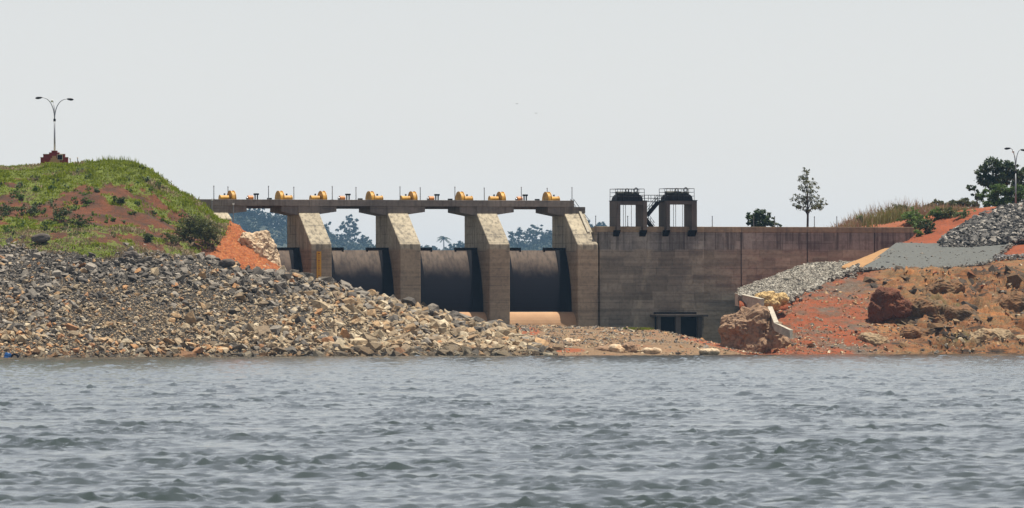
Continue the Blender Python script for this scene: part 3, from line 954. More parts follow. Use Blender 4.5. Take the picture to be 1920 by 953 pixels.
# ------------------------------------------------------------------ right bank
ra = [(1425, 1074, 614, 1090), (1480, 1068, 574, 1100), (1520, 1067, 550, 1108), (1560, 1070, 529, 1115), (1612, 1072, 509, 1122), (1700, 1076, 505, 1125),
      (1780, 1080, 502, 1126), (1850, 1083, 496, 1128), (1900, 1085, 489, 1130), (2000, 1090, 480, 1132), (2150, 1095, 470, 1135), (2320, 1100, 462, 1138), (2800, 1110, 455, 1142), (3400, 1120, 450, 1146)]
cols = []
for px, ys, c_, yc in ra:
    kx = ray(px, 662)[0]
    c = P(px, c_, yc); p1 = Vector((kx * ys, ys, 0))
    crag = min(max((px - 1640) / 120, 0), 1)
    a, b = p1.lerp(c, .30), p1.lerp(c, .66)
    a.z += 1.0 * crag; b.z += .9 * crag
    cols.append([Vector((kx * (ys - 12), ys - 12, -2.6)), p1, a, b, c, c + Vector((0, 3, -.9)), c + Vector((0, 10, -2.5))])
def crag_disp(p):
    px, py = to_px(p)
    k = np.clip((px - 1630 + .55 * (560 - py)) / 90, 0, 1)
    q = p.copy(); ca, sa = math.cos(.5), math.sin(.5)
    q = np.stack([p[:, 0] * ca - p[:, 2] * sa, p[:, 1], (p[:, 0] * sa + p[:, 2] * ca) * 2.6], 1)   # tilted strata
    rough = 2.9 * fbm(q, .15, 6, .56, True) - .9
    soft = .45 * fbm(p, .22, 4) + .25 * fbm(q, .5, 4, .5, True)
    top = np.clip((py - 500) / 25, .1, 1)
    return (rough * k + soft * (1 - k)) * top
def bank_mat():
    m, nt, b = new_mat('red_earth_and_crag')
    p = gpos(nt)
    sep = nd(nt, "ShaderNodeSeparateXYZ"); nt.links.new(p, sep.inputs[0])
    f = noise_n(nt, p, .3, 8, .65, .6); f2 = noise_n(nt, p, 2.6, 5, .65); f3 = noise_n(nt, mapped(nt, p, (.12, .12, .7)), 1, 6, .65, .8)
    soil = ramp(nt, f, [(.32, (.085, .052, .03)), (.42, (.17, .052, .018)), (.52, (.26, .052, .010)), (.60, (.19, .05, .014)), (.70, (.11, .07, .042))])
    soil = mixc(nt, smooth01(nt, noise_n(nt, mapped(nt, p, (.10, .10, .35)), 1, 5, .7), .47, .60), soil, ramp(nt, f2, [(.35, (.13, .10, .075)), (.6, (.085, .055, .035))]))
    crag = ramp(nt, f3, [(.34, (.016, .011, .007)), (.41, (.06, .034, .016)), (.47, (.24, .092, .026)), (.56, (.15, .095, .042)), (.64, (.31, .13, .038)), (.74, (.26, .07, .017))])  # near-black bands paint crevice shade into the strata
    # the bare rock begins to the right of a ragged line
    xx = mth(nt, 'ADD', sep.outputs[0], mth(nt, 'MULTIPLY', mth(nt, 'SUBTRACT', f, .5), 22.0))
    c = mixc(nt, smooth01(nt, xx, 45.0, 49.0), soil, crag)
    olive = mth(nt, 'MULTIPLY', smooth01(nt, noise_n(nt, p, .16, 5, .6), .53, .66), smooth01(nt, sep.outputs[0], 50, 56))
    c = mixc(nt, mth(nt, 'MULTIPLY', olive, .8), c, (.09, .078, .026))
    c = mixc(nt, smooth01(nt, f2, .36, .74), c, mixc(nt, .55, c, (.07, .04, .025)))
    nt.links.new(c, b.inputs['Base Color']); b.inputs['Roughness'].default_value = .95
    bump(nt, b, f2, .7, .2)
    return m
M['bank'] = bank_mat()
rbank = Loft('rocky_bank', cols, 380, 150, M['bank'], crag_disp, label='red earth and craggy brown rock bank on the right shore')

base = [  # px, r0(py,Y), r1, r2, r3
    (1386, (561, 1096), (553, 1135), (550, 1174), (549, 1182)), (1450, (566, 1098), (529, 1140), (525, 1176), (524, 1184)),
    (1510, (555, 1106), (507, 1144), (505, 1178), (504, 1186)), (1570, (527, 1115), (503, 1150), (500, 1180), (499, 1188)), (1640, (509, 1122), (481, 1151), (476, 1182), (475, 1190)),
    (1685, (506, 1125), (462, 1153), (459, 1184), (458, 1190)), (1712, (506, 1125), (459, 1153), (444, 1172), (430, 1186)), (1740, (505, 1126), (459, 1152), (432, 1170), (414, 1184)),
    (1765, (504, 1126), (460, 1152), (428, 1168), (404, 1182)), (1800, (503, 1127), (459, 1152), (424, 1167), (399, 1181)), (1870, (496, 1129), (453, 1152), (420, 1166), (393, 1180)),
    (1920, (489, 1131), (448, 1152), (415, 1166), (387, 1180)), (2150, (472, 1136), (438, 1154), (402, 1168), (368, 1182)), (2320, (464, 1138), (430, 1156), (396, 1170), (360, 1184)), (2800, (457, 1142), (425, 1160), (392, 1174), (356, 1186)), (3400, (452, 1146), (420, 1164), (388, 1178), (352, 1190))]
cols = []
for px, r0, r1, r2, r3 in base:
    a = P(px, *r0); b = P(px, *r1); c = P(px, *r2); d = P(px, *r3)
    cols.append([a + Vector((0, -2.5, -2.2)), a + Vector((0, -.3, -.15)), a.lerp(b, .5), b, c, d, d + Vector((0, 30, -.3)), d + Vector((0, 90, -3))])
ebank = Loft('red_earth_bank', cols, 260, 150, M['orange_soil'], lambda p: (.10 + .25 * np.clip((p[:, 1] - 1155) / 8, 0, 1)) * fbm(p, .25, 4) + .05 * fbm(p, 1.1, 3), label='bright red earth slope around the road at the right end of the dam')

def sheet(name, pts_bottom, pts_top, mat, label, lift=.12, nu=60, nv=16, disp=.03, kind='structure'):
    cols = []
    for (a, ya, Ya), (b, yb, Yb) in zip(pts_bottom, pts_top):
        A, B = P(a, ya, Ya), P(b, yb, Yb)
        A.z += lift; B.z += lift
        cols.append([A + Vector((0, -.25, -lift * 3)), A, A.lerp(B, .35), A.lerp(B, .7), B, B + Vector((0, .3, -lift * 3))])
    return Loft(name, cols, nu, nv, mat, (lambda p: disp * fbm(p, .8, 3)) if disp else None, label=label, kind=kind)
road = sheet('road', [(1616, 506, 1121), (1660, 505, 1122.5), (1700, 504, 1123.5), (1780, 501, 1125), (1835, 496, 1127), (1858, 488, 1131), (1884, 468, 1141)],
             [(1681, 458, 1153), (1705, 458, 1153), (1740, 459, 1153), (1800, 457, 1152.5), (1860, 452, 1152), (1890, 449.5, 1152), (1908, 449.5, 1151.5)],
             M['asphalt'], 'grey unmarked road ramp climbing to the right end of the dam', .2, 90, 24)
sheet('road_verge', [(1580, 502, 1122), (1596, 504, 1121.5), (1616, 506, 1121)], [(1660, 469.5, 1148), (1671, 468, 1148), (1682, 467, 1148)], M['road_edge'],
      'sandy orange concrete strip along the left edge of the road', .26, 20, 30)
apron = sheet('gravel_apron', [(1384, 557, 1096), (1420, 560, 1097), (1462, 562, 1099), (1500, 553, 1106), (1540, 536, 1112), (1575, 519, 1118), (1612, 506, 1121)],
              [(1384, 551, 1120), (1410, 541, 1128), (1450, 526, 1135), (1490, 510, 1142), (1520, 502, 1146), (1565, 500.5, 1146), (1606, 500, 1140)],
              M['gravel_grey'], 'pale grey gravel apron sloping down beside the dam wall', .55, 120, 40, .12)
r = np.random.default_rng(55)
p, nn = apron.sample(9000, r)
stone_mass('gravel', p, np.exp(r.normal(-1.2, .35, len(p))), stone_colors(len(p), r, [(.42, .39, .33), (.36, .34, .29), (.50, .46, .39)], GREYS, .45), r, apron.o, PEBB)
# dark rubble edge of the apron
ed = [(1462, 566, 1098), (1500, 556, 1105), (1540, 540, 1111), (1575, 522, 1117), (1612, 508, 1120)]
pts = []
for i in range(150):
    k = r.uniform(0, 3.999); j = int(k); f = k - j
    a, b = P(*ed[j]), P(*ed[j + 1])
    q = a.lerp(b, f); q += Vector((r.normal(0, .5), r.normal(-.6, .5), r.normal(-.1, .25))); pts.append(q[:])
pts = np.array(pts)
stone_objects(pts, np.exp(r.normal(-.45, .3, len(pts))), stone_colors(len(pts), r, [(.28, .25, .21)], GREYS[:4], .8), r, apron.o)

# pebbles and lumps on the red slope
p, nn = rbank.sample(40000, r); px, py = to_px(p)
f = fbm(p, .15, 3)
ok = (p[:, 2] > .1) & (r.random(len(p)) < np.clip(.35 + 1.1 * f + .5 * (py > 610) - .45 * (px > 1700), .02, .9)) & (px > 1400) & (px < 2000)
p, px, py = p[ok], px[ok], py[ok]
cl = stone_colors(len(p), r, RUSTS + TANS[:3] + [(.40, .14, .06), (.46, .17, .07)], GREYS + [(.2, .07, .04)], .35)
stone_mass('rubble', p, np.exp(r.normal(-1.2, .5, len(p))), cl, r, rbank.o, PEBB)
p, nn = rbank.sample(4800, r); px, py = to_px(p)
ok = (p[:, 2] > .1) & (px > 1440) & (px < 1915) & (r.random(len(p)) < np.where(py > 600, .16, .05))
p = p[ok][:170]
stone_objects(p, np.clip(np.exp(r.normal(-.55, .4, len(p))), .4, 1.6), stone_colors(len(p), r, RUSTS + TANS, GREYS + [(.22, .08, .05)], .35), r, rbank.o)

# riprap heap under the right lamp
hp = [(1762, 458, 1149, 456, 1152), (1790, 459, 1147.5, 434, 1161), (1830, 457, 1146.5, 410, 1171), (1870, 452, 1146.5, 395, 1178), (1900, 446, 1148, 387, 1180), (1960, 440, 1149, 381, 1182), (2060, 434, 1150, 376, 1184)]
cols = []
for px, b_, yb, c_, yc in hp:
    a, c = P(px, b_, yb), P(px, c_, yc)
    m2 = a.lerp(c, .5) + Vector((0, -.5, .6))
    cols.append([a + Vector((0, -1, -1)), a, m2, c, c + Vector((0, 3, -.3)), c + Vector((0, 8, -2))])
heap = Loft('riprap_heap', cols, 80, 40, M['rubble_base'], lambda p: .2 * fbm(p, .5, 3), label='heap of dark broken stone beside the road under the right lamp')
p, nn = heap.sample(5600, r); px, py = to_px(p)
ok = (px < 2000); p, nn, px, py = p[ok], nn[ok], px[ok], py[ok]
sz = np.exp(r.normal(-.62, .32, len(p))); pos = p + nn * (sz * .15)[:, None]
cl = stone_colors(len(p), r, [(.30, .285, .26), (.20, .19, .18), (.36, .33, .29)], [(.07, .068, .066), (.10, .096, .092), (.05, .05, .05)], .68)
vis = (px < 1918) & (py < 456)
order = np.argsort(-sz * vis)
stone_objects(pos[order[:300]], sz[order[:300]], cl[order[:300]], r, heap.o)
stone_mass('stones', pos[order[300:]], sz[order[300:]], cl[order[300:]], r, heap.o)
# loose stones along the road edges
ed = [(1600, 505, 1120.6), (1660, 506.5, 1121.8), (1700, 506, 1122.8), (1780, 503, 1124.4), (1835, 498, 1126.4), (1858, 490, 1130.4), (1884, 470, 1140.4), (1908, 452, 1150.5)]
pts = []
for i in range(900):
    k = r.uniform(0, 6.999); j = int(k)
    q = P(*ed[j]).lerp(P(*ed[j + 1]), k - j) + Vector((r.normal(0, .3), r.normal(.2, .7), .12 + r.normal(0, .06))); pts.append(q[:])
pts = np.array(pts)
stone_mass('gravel', pts, np.exp(r.normal(-1.15, .4, len(pts))), stone_colors(len(pts), r, [(.24, .235, .225), (.32, .30, .27)], GREYS, .6), r, road.o, PEBB)
p, nn = road.sample(260, r)
stone_mass('pebbles', p, np.exp(r.normal(-1.4, .45, len(p))), stone_colors(len(p), r, [(.2, .19, .18)], GREYS[:4], .6), r, road.o, PEBB)
# grey gravel spilled on the earth right of the road
pts = np.array([(P(1885 + r.uniform(-22, 45), 485 + r.uniform(-5, 5), 1131) + Vector((0, r.uniform(-2, 3), .15)))[:] for i in range(500)])
o = stone_mass('gravel', pts, np.exp(r.normal(-1.2, .3, len(pts))), stone_colors(len(pts), r, [(.34, .34, .34)], GREYS, .5), r, rbank.o, PEBB)
for px, py, w, lb in [(1811, 452, .55, 'small dark boulder on the road, left of two'), (1888, 450, .6, 'small dark boulder at the right corner of the road')]:
    rock('boulder', P(px, py, 1150), (w, w * .8, w * .7), simple('boulder_grey', (.10, .095, .09), (.06, .055, .055), 1, .9), lb, 'boulder', seed=px, amp=.3, scale=.9, sub=3)

# rock outcrop at the foot of the apron, with its kerb walls
c = P(1416, 632, 1076)
rock('rock_outcrop', c, (4, 4, 4), M['pink_rock'], 'big pinkish brown rock at the water edge beside the dam wall', seed=5, amp=.34, scale=.32, sub=5, block=.3,
     parts=[((-.9, .5, .4), (2.8, 2.8, 3.2)), ((1.1, 0, -1.3), (2.6, 2.6, 3.0)), ((3.0, -.5, -2.3), (2.0, 2.1, 2.0)), ((-2.2, .6, .7), (1.5, 2.0, 2.0)), ((.2, -1.4, -2.6), (2.4, 1.9, 2.2))])
c = P(1446, 562, 1093)
rock('rubble_pile', c, (2, 1.5, 1), M['cream_rock'], 'cream yellow rubble pile at the lower corner of the gravel apron', 'rubble pile', seed=6, amp=.34, scale=.9, sub=5, block=.3,
     parts=[((-.7, 0, .2), (1.3, 1.2, .75)), ((.9, 0, .1), (1.2, 1.0, .7)), ((-.2, -.5, -.5), (1.2, 1.0, .8))])
c = P(1664, 574, 1092)
rock('red_boulder', c, (2, 2, 2), M['dark_red_rock'], 'dark red hollowed boulder in the middle of the right bank', 'boulder', seed=8, amp=.4, scale=.45, sub=5, block=.3,
     parts=[((0, .5, .3), (1.5, 1.6, 1.7)), ((-1.3, 0, -.9), (1.0, 1.2, 1.4)), ((1.5, .2, -.4), (1.3, 1.4, 1.1))])
for px, py, w, h_, mt, lb, sd in [(1640, 640, 1.7, 1.3, 'ochre_rock', 'pale ochre boulder at the shore of the right bank', 9), (1725, 590, 3.2, 2.3, 'crag', 'large grey-brown crag right of the dark red boulder', 10),
                                  (1870, 640, 4.0, 1.6, 'ochre_rock', 'broad pale rock slab at the shore near the right edge', 11), (1800, 600, 4.2, 1.5, 'crag', 'sloping brown rock slab in the middle of the right crag', 12),
                                  (1735, 625, 3.0, 1.1, 'crag', 'low brown rock ledge above the shore under the large crag', 14), (1900, 575, 3.0, 1.8, 'crag', 'brown crag at the right edge of the photo', 15),
                                  (1770, 550, 2.6, 1.7, 'crag', 'rugged orange-brown crag below the road', 16)]:
    pxa, pya = to_px(rbank.g.reshape(-1, 3)); qi = np.argmin((pxa - px) ** 2 + (pya - py) ** 2 + 1e4 * (rbank.g.reshape(-1, 3)[:, 2] < 0))
    rock('crag', Vector(rbank.g.reshape(-1, 3)[qi]) + Vector((0, .9, -.3 * h_)), (w, 2.0, h_), M[mt], lb, 'rock', seed=sd, amp=.42, scale=.42, sub=5, block=.35, rot=.2)

def crag_slabs():
    p, nn = rbank.sample(14000, r); px, py = to_px(p)
    k = (px - 1640 + .55 * (560 - py))
    ok = (k > 10) & (px < 1990) & (p[:, 2] > .3) & (py > 503)
    p = p[ok][:290]; n = len(p)
    sz = np.clip(np.exp(r.normal(.25, .5, n)), .5, 3.6)
    cols_ = stone_colors(n, r, [(.15, .08, .03), (.19, .10, .036), (.14, .10, .05), (.20, .065, .018), (.11, .07, .034)], [(.035, .024, .016), (.06, .04, .025), (.09, .055, .026)], .5)
    for i in range(n):
        o = bpy.data.objects.new("slab", ROCK_ME[int(r.integers(0, len(ROCK_ME)))])
        R = Matrix.Rotation(r.normal(.42, .16), 4, 'Y') @ Matrix.Rotation(r.normal(.35, .2), 4, 'X') @ Matrix.Rotation(r.uniform(-.5, .5), 4, 'Z')
        o.matrix_world = Matrix.Translation(Vector(p[i]) + Vector((0, .25 * sz[i], -.05 * sz[i]))) @ R @ Matrix.Diagonal((sz[i] * r.uniform(1.0, 1.8), sz[i], sz[i] * r.uniform(.5, .85), 1))
        o.color = (*[float(c_) for c_ in cols_[i]], 1)
        link(o, rbank.o)
crag_slabs()

def bar_wall(name, A, B, hgt, thick, label, mat):
    """low concrete wall between two points"""
    t = thing(name, label, 'kerb wall', A)
    d = B - A; L = math.hypot(d.x, d.y); n = Vector((-d.y, d.x, 0)).normalized() * thick
    v = []
    for q in (Vector((0, 0, 0)), d):
        v += [q - Vector((0, 0, hgt)), q + n - Vector((0, 0, hgt)), q + n, q]
    G().add(v, [(0, 1, 2, 3), (7, 6, 5, 4), (0, 4, 5, 1), (1, 5, 6, 2), (2, 6, 7, 3), (3, 7, 4, 0)]).build('wall', mat, t)
    v2 = []
    for q in (Vector((0, 0, 0)), d):
        e = n * .12
        v2 += [q - e, q + n + e, q + n + e + Vector((0, 0, .14)), q - e + Vector((0, 0, .14))]
    G().add(v2, [(0, 1, 2, 3), (7, 6, 5, 4), (0, 4, 5, 1), (1, 5, 6, 2), (2, 6, 7, 3), (3, 7, 4, 0)]).build('coping', M['kerb'], t)
bar_wall('kerb_wall', P(1378, 551.5, 1098), P(1426, 562.5, 1089), 1.5, .5, 'concrete kerb wall at the tip of the gravel apron above the rock', M['kerb'])
bar_wall('kerb_wall', P(1440, 577, 1080), P(1452, 607, 1070), .9, .5, 'steep middle kerb wall running down the side of the rock', M['kerb'])
bar_wall('kerb_wall', P(1452, 607.5, 1070), P(1481, 621, 1068), .9, .5, 'lowest kerb wall at the foot of the red slope', M['kerb'])

# upper bank behind the wall's right end
ub = [(1520, 440, 440), (1570, 438, 436), (1632, 427, 424), (1700, 417, 413), (1760, 406, 403), (1830, 397, 394), (1920, 388, 386), (2150, 372, 370), (2320, 366, 364), (3400, 356, 354)]
cols = []
for px, a_, b_ in ub:
    a, b = P(px, a_, 1186), P(px, b_, 1200)
    cols.append([a + Vector((0, -4, -3)), a, b, b + Vector((0, 40, .3)), b + Vector((0, 120, -2))])
ubank = Loft('upper_bank', cols, 120, 40, M['red_soil'], lambda p: .25 * fbm(p, .3, 3), label='red earth bank behind the right end of the dam wall')
r = np.random.default_rng(66)
p, nn = ubank.sample(26000, r); px, py = to_px(p)
top = np.interp(px, [1545, 1565, 1600, 1650, 1700, 1750, 1800, 1850], [0, 1.1, 2.3, 3.2, 3.2, 2.0, .9, .0])
ok = (top > .2) & (r.random(len(p)) < .5) & (p[:, 1] < 1235) & (p[:, 1] > np.where(px < 1640, 1184, 1190))
q, px, h = p[ok], px[ok], top[ok]
h = h * r.uniform(.5, 1.05, len(h))
pk = fbm(q, .12, 2) + .25 * (px > 1660) > .22
gk = (~pk) & (fbm(q + 7, .18, 3) > -.02)
blades('green_grass', q[gk], h[gk] * .8, .06, M['olive'], r, 7, .5, .6, label='rank olive green grass behind the right end of the wall')
pk = pk | gk
blades('dry_grass', q[~pk], h[~pk], .05, M['dry'], r, 7, .5, .45, label='tall straw-coloured grass behind the right end of the wall')
pk = pk & ~gk
blades('reddish_grass', q[pk], h[pk], .05, M['pinkdry'], r, 7, .5, .4, label='reddish seed-headed grass behind the right end of the wall')
SR = [(1728, 418, 2.0, 1.3, 'shrub', 1178, 'bright green bush on the red slope at the wall end', 1500), (1705, 412, 2.3, 1.5, 'shrub', 1185, 'green bush just behind the right end of the wall', 1700),
      (1737, 428, 1.5, 1.35, 'shrub_dark', 1176, 'dark round bush on the red slope, lowest by the wall end', 1300), (1752, 403, 2.0, 1.1, 'shrub', 1184, 'green bush above the red slope right of the dry grass', 1200),
      (1775, 400, 2.0, 1.0, 'shrub_olive', 1186, 'olive bush left of the gap in the red bank', 1100), (1808, 400, 1.8, .8, 'shrub_grey', 1184, 'pale green bush on top of the red earth track', 800),
      (1690, 400, 2.2, 1.5, 'shrub_olive', 1192, 'olive green bush within the tall dry grass', 1500), (1612, 408, 1.1, 1.0, 'shrub_grey', 1196, 'small grey-green bush standing in the left dry grass', 600),
      (1720, 436, 1.0, .8, 'shrub', 1176, 'small green bush hugging the end of the wall parapet', 500)]
for px, py, rx, rz, mt, Y, lb, n in SR:
    best = None
    for lf in (ebank, ubank):
        fl = lf.g.reshape(-1, 3); pxa, pya = to_px(fl)
        near = (np.abs(pxa - px) < 4) & (np.abs(pya - (py + rz * 5)) < 4)
        if near.any():
            q = fl[near][np.argmin(fl[near][:, 1])]
            if best is None or q[1] < best[1]: best = q
    t = shrub(px, py, Y, rx, rz, mt, lb, n, .15, 'shrubs at the right end of the dam')
    if best is not None: t.location = (best[0], best[1], best[2] - .15)

# ------------------------------------------------------------------ dam
Z_DECK = Z(720, 375.0, -4.7); Z_BEAM = Z(720, 387, -4.7); Z_HEAD = Z(720, 399.5, -4.7); Z_NOSE = Z(760, 457.5, 0)
Z_GT, Z_GB = Z(850, 469.5, -4.3), Z(850, 585, -2.1)
T_SLOPE, T_BACK = -4.7, -9.3
PW = 3.05
pier_s = [S(602.5, 0), S(769.5, 0), S(937, 0), S(1104.5, 0)]
pitch = (pier_s[2] - pier_s[0]) / 2
pier_s[3] = pier_s[2] + pitch
s_left = pier_s[0] - pitch

def dam_thing(name, label, cat, s, t, z, group=None):
    """a thing whose local axes are (along the dam, downstream, up)"""
    return thing(name, label, cat, W(s, t, z), ANG, group)

def bracket(g, x0, x1, za, zb, y0, y1):
    """tapered corbel from the pier face x0 to tip x1"""
    if x0 < x1: g.prism_xz([(x0, za), (x1, zb), (x1, Z_BEAM), (x0, Z_BEAM)], y0, y1)
    else: g.prism_xz([(x1, zb), (x0, za), (x0, Z_BEAM), (x1, Z_BEAM)], y0, y1)

PL = ['leftmost full spillway pier, the one carrying the yellow water gauge', 'second full spillway pier, between the two middle gates', 'third full spillway pier, left of the gate nearest the wall',
      'right end spillway pier joining the long dam wall']
yb_s, yb_b = -T_SLOPE, -T_BACK
for i, s in enumerate(pier_s):
    t = dam_thing('spillway_pier', PL[i], 'pier', s, 0, 0, 'spillway piers')
    hw = PW / 2
    G().prism([(0, -2), (yb_b, -2), (yb_b, Z_BEAM - .003), (yb_s, Z_BEAM - .003), (yb_s, Z_HEAD), (0, Z_NOSE)], -hw, hw).build('shaft', M['concrete'], t, bevel=.13, seg=2)
    g = G(); bracket(g, -hw, -hw - 2.45, Z_HEAD - .35, Z_HEAD + .12, yb_s + .05, yb_b - .05); g.build('bracket', M['concrete_deck'], t)
    if i < 3:
        g = G(); bracket(g, hw, hw + 2.5, Z_HEAD - .2, Z_HEAD + .15, yb_s + .05, yb_b - .05); g.build('bracket', M['concrete_deck'], t)
    # rounded head under the deck
    G().box(-hw - .04, hw + .04, yb_s - .06, yb_s + 1.2, Z_HEAD + .05, Z_BEAM - .006).build('head_block', M['concrete_deck'], t)
    if i < 3:
        x = hw + .12
        G().tube([(x, yb_s + .4, Z_HEAD - .2), (x + .1, yb_s + .2, Z_NOSE + .6)], .035, 6).build('lifting_rope', M['dark_steel'], t)
    if i in (1, 0):
        G().add([(-.1, 1.35, Z_NOSE + 1.35), (.05, 1.3, Z_NOSE + 1.3), (.55, .3, Z_NOSE + .4), (.4, .35, Z_NOSE + .45)], [(0, 1, 2, 3)])
# left abutment pier, mostly behind the bank: shorter slope
t = dam_thing('abutment_pier', 'partly hidden left abutment pier behind the grassy bank', 'pier', s_left, 0, 0, 'spillway piers')
zn = Z(420, 410, -3.2)
G().prism([(3.1, -2), (yb_b, -2), (yb_b, Z_BEAM - .003), (yb_s, Z_BEAM - .003), (yb_s, Z_HEAD), (3.1, zn)], -3.2, PW / 2 - .2).build('shaft', M['concrete'], t, bevel=.1)
g = G(); bracket(g, PW / 2 - .2, PW / 2 + 2.5, Z_HEAD - .2, Z_HEAD + .15, yb_s + .05, yb_b - .05); g.build('bracket', M['concrete_deck'], t)
G().box(-3.24, PW / 2 - .16, yb_s - .06, yb_s + 1.2, Z_HEAD + .05, Z_BEAM - .006).build('head_block', M['concrete_deck'], t)

# deck bridge
t = dam_thing('spillway_bridge', 'long concrete deck bridge spanning all the spillway piers', 'bridge', s_left, 0, 0)
s_a, s_b = S(369, -4.7, 380), S(1075.5, -4.7, 380)
cuts = [s_a] + [s_left + .3] + pier_s[:3] + [s_b]
for a, b in zip(cuts[:-1], cuts[1:]):
    a -= s_left; b -= s_left
    G().box(a + .012, b - .012, yb_s - .12, yb_s + .45, Z_BEAM, Z_DECK).build('front_girder', M['concrete_deck'], t, bevel=.03)
    G().box(a + .012, b - .012, yb_b - .5, yb_b + .05, Z_BEAM - .30, Z_DECK - .03).build('rear_girder', M['concrete_deck'], t)
    G().box(a + .012, b - .012, yb_s + .45, yb_b - .5, Z_BEAM + .25, Z_BEAM + .5).build('deck_slab', M['concrete_deck'], t)
G().box(s_a - s_left - 3.4, s_a - s_left, yb_s + .2, yb_b, Z_BEAM + .15, Z_DECK - .05).build('approach_slab', M['concrete_deck'], t)
Z_SLAB = Z_BEAM + .5

# radial gates
op = pitch - PW
GL = ['leftmost radial gate, half hidden by the pale rock', 'second radial gate from the left, above the riprap', 'third radial gate from the left, right of the second pier', 'rightmost radial gate, seen down to its tan sill']
th = 2 * math.atan(2.2 / (Z_GT - Z_GB)); RG = 2.2 / (1 - math.cos(th))
def gate_curve(off, n=14, a0=0.0):
    """(y,z) points of the skin, bottom to top; off pushes it upstream"""
    return [(2.1 + RG - (RG + off) * math.cos(a0 + (th - a0) * k / n), Z_GB + (RG + off) * math.sin(a0 + (th - a0) * k / n)) for k in range(n + 1)]
for i in range(4):
    sc = (s_left if i == 0 else pier_s[i - 1]) + pitch / 2
    t = dam_thing('radial_gate', GL[i], 'gate', sc, 0, 0, 'spillway radial gates')
    hw = op / 2 - .03
    outer, inner = gate_curve(0), gate_curve(-.18)
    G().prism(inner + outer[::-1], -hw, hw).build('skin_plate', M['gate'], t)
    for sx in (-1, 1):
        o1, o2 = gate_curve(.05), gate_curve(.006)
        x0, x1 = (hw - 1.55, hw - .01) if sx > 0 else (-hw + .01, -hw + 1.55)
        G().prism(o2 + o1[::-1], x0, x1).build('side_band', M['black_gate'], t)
        yt = gate_curve(0)[-1]
        x0, x1 = (hw - 3.3, hw) if sx > 0 else (-hw, -hw + 3.3)
        G().box(x0, x1, yt[0] - .05, yt[0] + .3, yt[1] + .003, yt[1] + .36).build('top_beam', M['black_gate'], t)
        G().box(x0 if sx > 0 else x1 - .22, x0 + .22 if sx > 0 else x1, yt[0] - .12, yt[0] - .055, yt[1] - .35, yt[1] + .36).build('beam_stop', M['black_gate'], t)
        xa = sx * (hw - 1.2)
        G().tube([(xa, 2.6, Z_GB + 2.5), (xa, RG * .72, Z_GB + 1.2)], .25, 8).add([], []).tube([(xa, 4.2, Z_GT - 1.2), (xa, RG * .72, Z_GB + 1.2)], .25, 8).build('arm', M['dark_steel'], t)

# sills: rounded concrete crests under the gates
for i in range(4):
    sc = (s_left if i == 0 else pier_s[i - 1]) + pitch / 2
    t = dam_thing('spillway_sill', ['rounded sill under the leftmost gate, hidden by riprap', 'rounded sill under the second gate, hidden by riprap', 'tan rounded sill peeping above the riprap under the third gate',
                                    'tan rounded concrete sill fully in view under the rightmost gate'][i], 'sill', sc, 0, 0, 'gate sills')
    hw = op / 2 - .005
    prof = [(12, Z_GB - 1.5), (6, Z_GB - .35), (3.2, Z_GB - .03)] + [(2.0 - 1.9 * math.sin(a) , Z_GB - .03 - 3.2 * (1 - math.cos(a))) for a in np.linspace(.05, 1.35, 9)]
    prof += [(-.35, Z_GB - 5), (-.4, -2), (12, -2)]
    G().prism(prof[::-1], -hw, hw).build('crest', M['sill'], t, smooth=False)

# yellow water gauge on the first pier
zg0, zg1 = Z(597, 534, .2), Z(597, 471.5, .2)
t = dam_thing('water_gauge', 'tall yellow water level gauge on the front of the leftmost full pier', 'gauge', S(598, .05, 500), .05, zg0)
G().box(-.33, .33, -.03, .03, 0, zg1 - zg0).build('board', M['gauge'], t)
for k in range(int((zg1 - zg0) / .25)):
    big = k % 4 == 0
    G().box(-.13 if big else -.06, .13 if big else .06, -.045, -.032, .2 + k * .25, .2 + k * .25 + (.10 if big else .05)).build('tick', M['red_paint'], t)

# hoists
def make_hoist(mirror):
    sx = -1 if mirror else 1
    s0, t0 = 0, 0
    h = thing('gate_hoist', 'x', 'hoist', (0, 0, 0), ANG, 'yellow hoists on the deck')
    zc = Z_DECK - Z_SLAB + .02
    G().tube([(-.22, 0, zc), (.22, 0, zc)], 1.12, 32).build('drum', M['yellow'], h)
    g = G()
    for x in (-.25, .25):
        g.tube([(x - .04, 0, zc), (x + .04, 0, zc)], 1.22, 32)
    g.build('flange', M['yellow'], h)
    G().tube([(sx * -.3, 0, zc), (sx * -.42, 0, zc)], .32, 16).build('hub', M['orange'], h)
    xa, xb = -sx * .42, -sx * 1.62
    G().tube([(xa, 0, zc + .12), (xb, 0, zc + .12)], .44, 20).build('rope_drum', M['yellow'], h)
    G().tube([(xb, 0, zc + .12), (xb - sx * .1, 0, zc + .12)], .50, 20).build('end_flange', M['yellow'], h)
    G().box(-.8 - (sx > 0) * .95, .8 + (sx < 0) * .95, -.7, .7, 0, .3).build('base_frame', M['dark_steel'], h)
    G().tube([(-sx * 1.0, 0, zc + .6), (-sx * 1.0, 0, zc + .82)], .12, 10).build('breather', M['dark_steel'], h)
    if mirror:
        G().box(-1.75, -1.25, -.3, .3, .2, zc + .22).build('brake', M['dark_steel'], h)
    return h
HA = [(434, 0), (524.5, 1), (604, 0), (694.5, 1), (773.5, 0), (863, 1), (939, 0), (1026, 1)]
proto = {}
nm = ['far left', 'left', 'centre left', 'centre', 'right']
for k, (px, mir) in enumerate(HA):
    lb = 'yellow drum hoist on the deck, ' + ORD[k] + ' of eight'
    loc = W(S(px, -6.9, 366), -6.9, Z_SLAB)
    if mir not in proto:
        proto[mir] = make_hoist(mir); proto[mir].location = loc; proto[mir]["label"] = lb
    else:
        dup(proto[mir], loc, lb)
